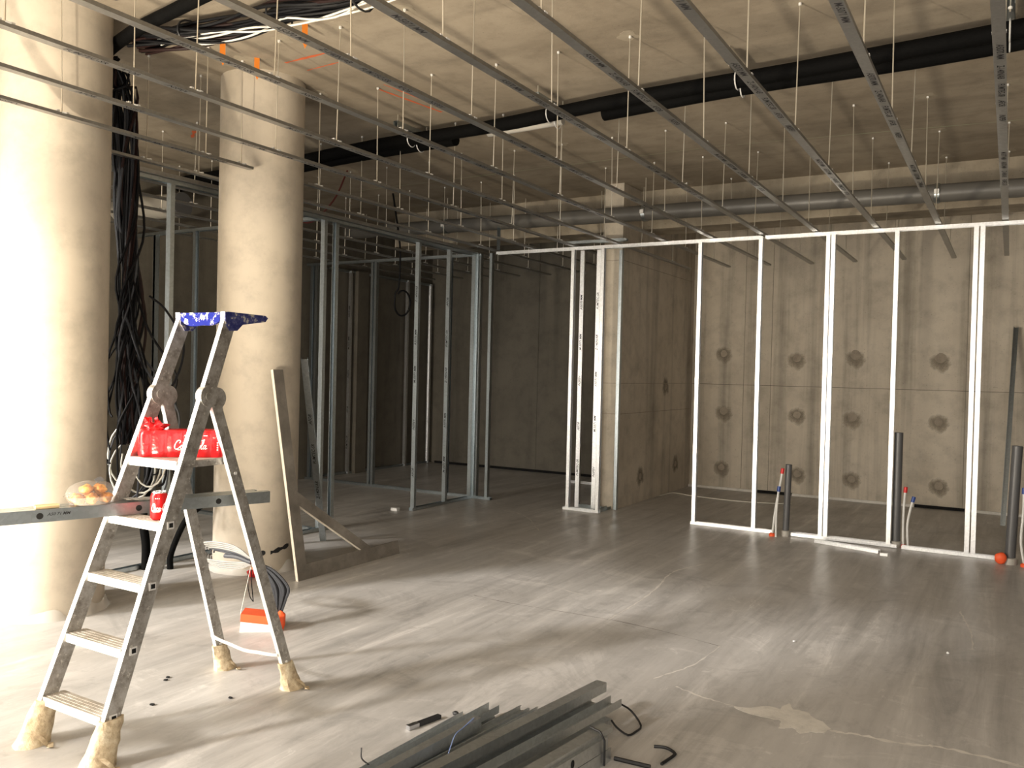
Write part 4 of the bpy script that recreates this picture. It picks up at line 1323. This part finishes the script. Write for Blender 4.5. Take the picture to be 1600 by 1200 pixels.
hose([(-1.905, 8.12, 0.0), (-1.885, 8.13, 0.25), (-1.855, 8.14, 0.45), (-1.835, 8.145, 0.60)], M_REDCAP, 'white hose with a red cap beside the left standpipe', 2)
hose([(-1.865, 8.095, 0.0), (-1.870, 8.11, 0.20), (-1.862, 8.12, 0.38), (-1.858, 8.125, 0.43)], M_BLUECAP, 'white hose with a blue cap beside the left standpipe', 0)
hose([(-0.795, 8.31, 0.0), (-0.800, 8.31, 0.2), (-0.797, 8.31, 0.4), (-0.790, 8.31, 0.50)], M_REDCAP, 'white hose with a red cap beside the middle standpipe', 1)
hose([(-0.755, 8.31, 0.0), (-0.765, 8.31, 0.2), (-0.742, 8.31, 0.36), (-0.728, 8.31, 0.42)], M_BLUECAP, 'white hose with a blue cap beside the middle standpipe', 0)
hose([(0.135, 8.06, 0.0), (0.105, 8.06, 0.2), (0.115, 8.06, 0.45), (0.115, 8.06, 0.60)], M_BLUECAP, 'white hose with a blue cap at the right edge', 2)
hose([(0.17, 8.10, 0.0), (0.15, 8.10, 0.25), (0.155, 8.10, 0.48)], M_REDCAP, 'white hose with a red cap at the far right edge', 0)
# stud leaning on the back wall
rs = thing('leaning_stud', (-0.03, 10.22, 0), 'grey steel stud leaning on the back wall near the right edge', 'stud')
a, b = Vector((-0.035, 10.22, 0.004)), Vector((0.03, 11.02, 2.12))
d = (b - a).normalized(); sx = Vector((1, 0, 0)); sx = (sx - d * sx.dot(d)).normalized(); sy = d.cross(sx)
MB().prism(c_prof(0.048, 0.036), a, -sy, sx, b - a).build('channel', M_STEEL, rs)
for tt in (0.02, 0.22, 0.42, 0.62, 0.82):
    MB().disc(a.lerp(b, tt) + sy * 0.0003, 0.009, sy if sy.y < 0 else -sy, 10, 0.001).build('screw_head', M_CLIP, rs)

# ------------------------------------------------------------------ pile of studs on the floor
GP = 'steel studs in the floor pile'
def pile(tip, yaw_deg, length, prof, roll_deg, lab, holes=(), m=M_PILE, droop=0.0, strap=None):
    tip = Vector(tip)
    d = Vector((math.sin(R(yaw_deg)) * math.cos(R(droop)), math.cos(R(yaw_deg)) * math.cos(R(droop)), math.sin(R(droop))))
    sx = Vector((d.y, -d.x, 0)).normalized()
    sz = sx.cross(d)
    c_, s_ = math.cos(R(roll_deg)), math.sin(R(roll_deg))
    ux = sx * c_ + sz * s_
    uy = -sx * s_ + sz * c_
    a = tip - d * length
    t = thing('steel_stud', a, lab, 'stud', GP)
    MB().prism(prof, a, ux, uy, d * length).build('channel', m, t)
    for h in holes:
        p = tip - d * h
        MB().disc(p - ux * 0.0004, 0.011, -ux, 16, 0.0006, 0, 0, 1.5).build('knockout_hole', M_HOLE, t)
    return t
CPS = c_prof(0.050, 0.040)
UPS = u_prof(0.055, 0.034)
CPT = c_prof(0.050, 0.022)
# roll 90: web at the bottom, flanges up; -90: web on top; 0: web on the left; 180: web on the right
pile((-1.960, 3.01, 0.002), 2.5, 1.9, UPS, 90, 'outermost left U track of the floor pile, lying flanges up', holes=())
pile((-1.885, 3.10, 0.028), 4.0, 1.9, UPS, 90, 'U track lying second from the left, upper layer of the floor pile')
pile((-1.885, 3.07, 0.002), 4.0, 1.8, CPT, 90, 'stud under the second track from the left in the floor pile')
pile((-1.840, 2.93, 0.045), 4.0, 1.6, CPS, 180, 'short stud ending early on the left side of the floor pile')
pile((-1.805, 3.23, 0.002), 6.0, 1.9, CPT, 90, 'open stud lying flat in the middle of the floor pile')
pile((-1.735, 3.26, 0.002), 6.0, 1.9, CPT, 90, 'open flat stud just right of the middle of the floor pile')
pile((-1.640, 3.16, 0.034), 7.5, 1.9, CPS, 180, 'dark stud on its edge in the middle of the floor pile')
pile((-1.545, 3.30, 0.058), 8.0, 1.9, UPS, -90, 'bottom track under the highest stud of the floor pile')
pile((-1.515, 3.40, 0.145), 8.0, 2.0, CPS, -90, 'highest stud of the floor pile, reaching farthest away')
pile((-1.545, 3.36, 0.085), 8.0, 2.0, CPS, 0, 'stud on its edge under the highest one in the floor pile')
pile((-1.415, 3.33, 0.085), 8.0, 2.0, UPS, 90, 'open U track right of the highest stud in the floor pile')
pile((-1.430, 3.27, 0.050), 8.0, 2.0, CPS, -90, 'stud below the open U track on the right of the floor pile')
pile((-1.330, 3.05, 0.120), 8.0, 1.9, CPT, -90, 'top strapped stud at the right of the floor pile', holes=())
pile((-1.300, 2.99, 0.076), 8.0, 1.9, CPS, 180, 'middle strapped stud at the right of the floor pile', holes=(0.24, 0.33))
pile((-1.295, 3.01, 0.025), 8.0, 1.9, CPS, 180, 'lowest strapped stud at the right of the floor pile', holes=(0.36,))
tag(MB().tube([(-1.37, 2.975, 0.126), (-1.318, 2.955, 0.126), (-1.297, 2.95, 0.100), (-1.296, 2.95, 0.06), (-1.296, 2.95, 0.004)], 0.0045, 6).build('binding_wire', M_RUBBER), 'black binding strap round the right end of the floor pile', 'strap')
tag(MB().tube(catmull([(-1.40, 3.34, 0.090), (-1.37, 3.39, 0.05), (-1.315, 3.37, 0.006), (-1.31, 3.30, 0.006), (-1.325, 3.25, 0.006), (-1.37, 3.24, 0.03), (-1.40, 3.25, 0.05)], 3), 0.0045, 6).build('wire_loop', M_RUBBER), 'bent black wire loop sticking out right of the floor pile', 'wire')
tag(MB().tube(catmull([(-1.195, 3.21, 0.006), (-1.15, 3.225, 0.006), (-1.105, 3.20, 0.006), (-1.10, 3.17, 0.006), (-1.115, 3.08, 0.006)], 4), 0.006, 6).build('bent_rod', M_RUBBER), 'bent black rod on the floor at the bottom edge, right of the pile', 'rod')
tag(MB().tube([(-1.285, 3.02, 0.008), (-1.14, 3.03, 0.008)], 0.008, 6).build('black_rod', M_RUBBER), 'straight black rod on the floor at the bottom edge, right of the pile', 'rod')
tag(MB().tube(catmull([(-1.86, 2.90, 0.074), (-1.845, 2.80, 0.072), (-1.83, 2.72, 0.073), (-1.80, 2.62, 0.03), (-1.78, 2.5, 0.026)], 6), 0.0022, 5).build('string', M_STRING), 'pale blue string lying over the floor pile', 'string')
tag(MB().tube(catmull([(-2.005, 2.42, 0.03), (-2.036, 2.412, 0.05), (-2.045, 2.42, 0.085)], 4), 0.003, 5).build('wire_end', M_RUBBER), 'short black wire end at the left of the floor pile', 'wire')
# cutter on the floor
kn = thing('knife', (-2.10, 2.90, 0), 'small black utility knife with a steel tip lying left of the stud pile', 'knife')
a, b = Vector((-2.115, 2.795, 0.010)), Vector((-2.075, 2.965, 0.010))
MB().bar(a.lerp(b, 0.28), b, 0.022, 0.016).build('handle', M_RUBBER, kn)
MB().bar(a, a.lerp(b, 0.30), 0.024, 0.018).build('steel_tip', M_BLADE, kn)
tag(MB().ball((-2.035, 3.03, 0.010), (0.015, 0.012, 0.010), 2, 0.4, 2, 4).build('dark_pebble', M_RUBBER), 'tiny dark crumb on the floor beside the stud pile', 'crumb')
for k, (x, y) in enumerate([(-1.02, 4.94), (-0.26, 5.22)]):
    tag(MB().ball((x, y, 0.006), (0.009, 0.008, 0.006), 1, 0.4, 2, k).build('white_crumb', M_WHITE), ['tiny white crumb on the open floor, left one', 'tiny white crumb on the open floor, right one'][k], 'crumb')
for k, (x, y) in enumerate([(-3.42, 2.63), (-3.40, 2.60), (-3.20, 2.38), (-2.98, 2.62)]):
    tag(MB().ball((x, y, 0.004), (0.014, 0.010, 0.004), 1, 0.4, 2, k + 9).build('dirt_crumb', M_HOLE),
        ['dark dirt crumb under the ladder, farthest left', 'dark dirt crumb under the ladder beside the farthest left one', 'dark dirt crumb under the ladder near its lowest steps', 'dark dirt crumb on the floor between the rear ladder legs'][k], 'crumb', 'dirt crumbs under the ladder')
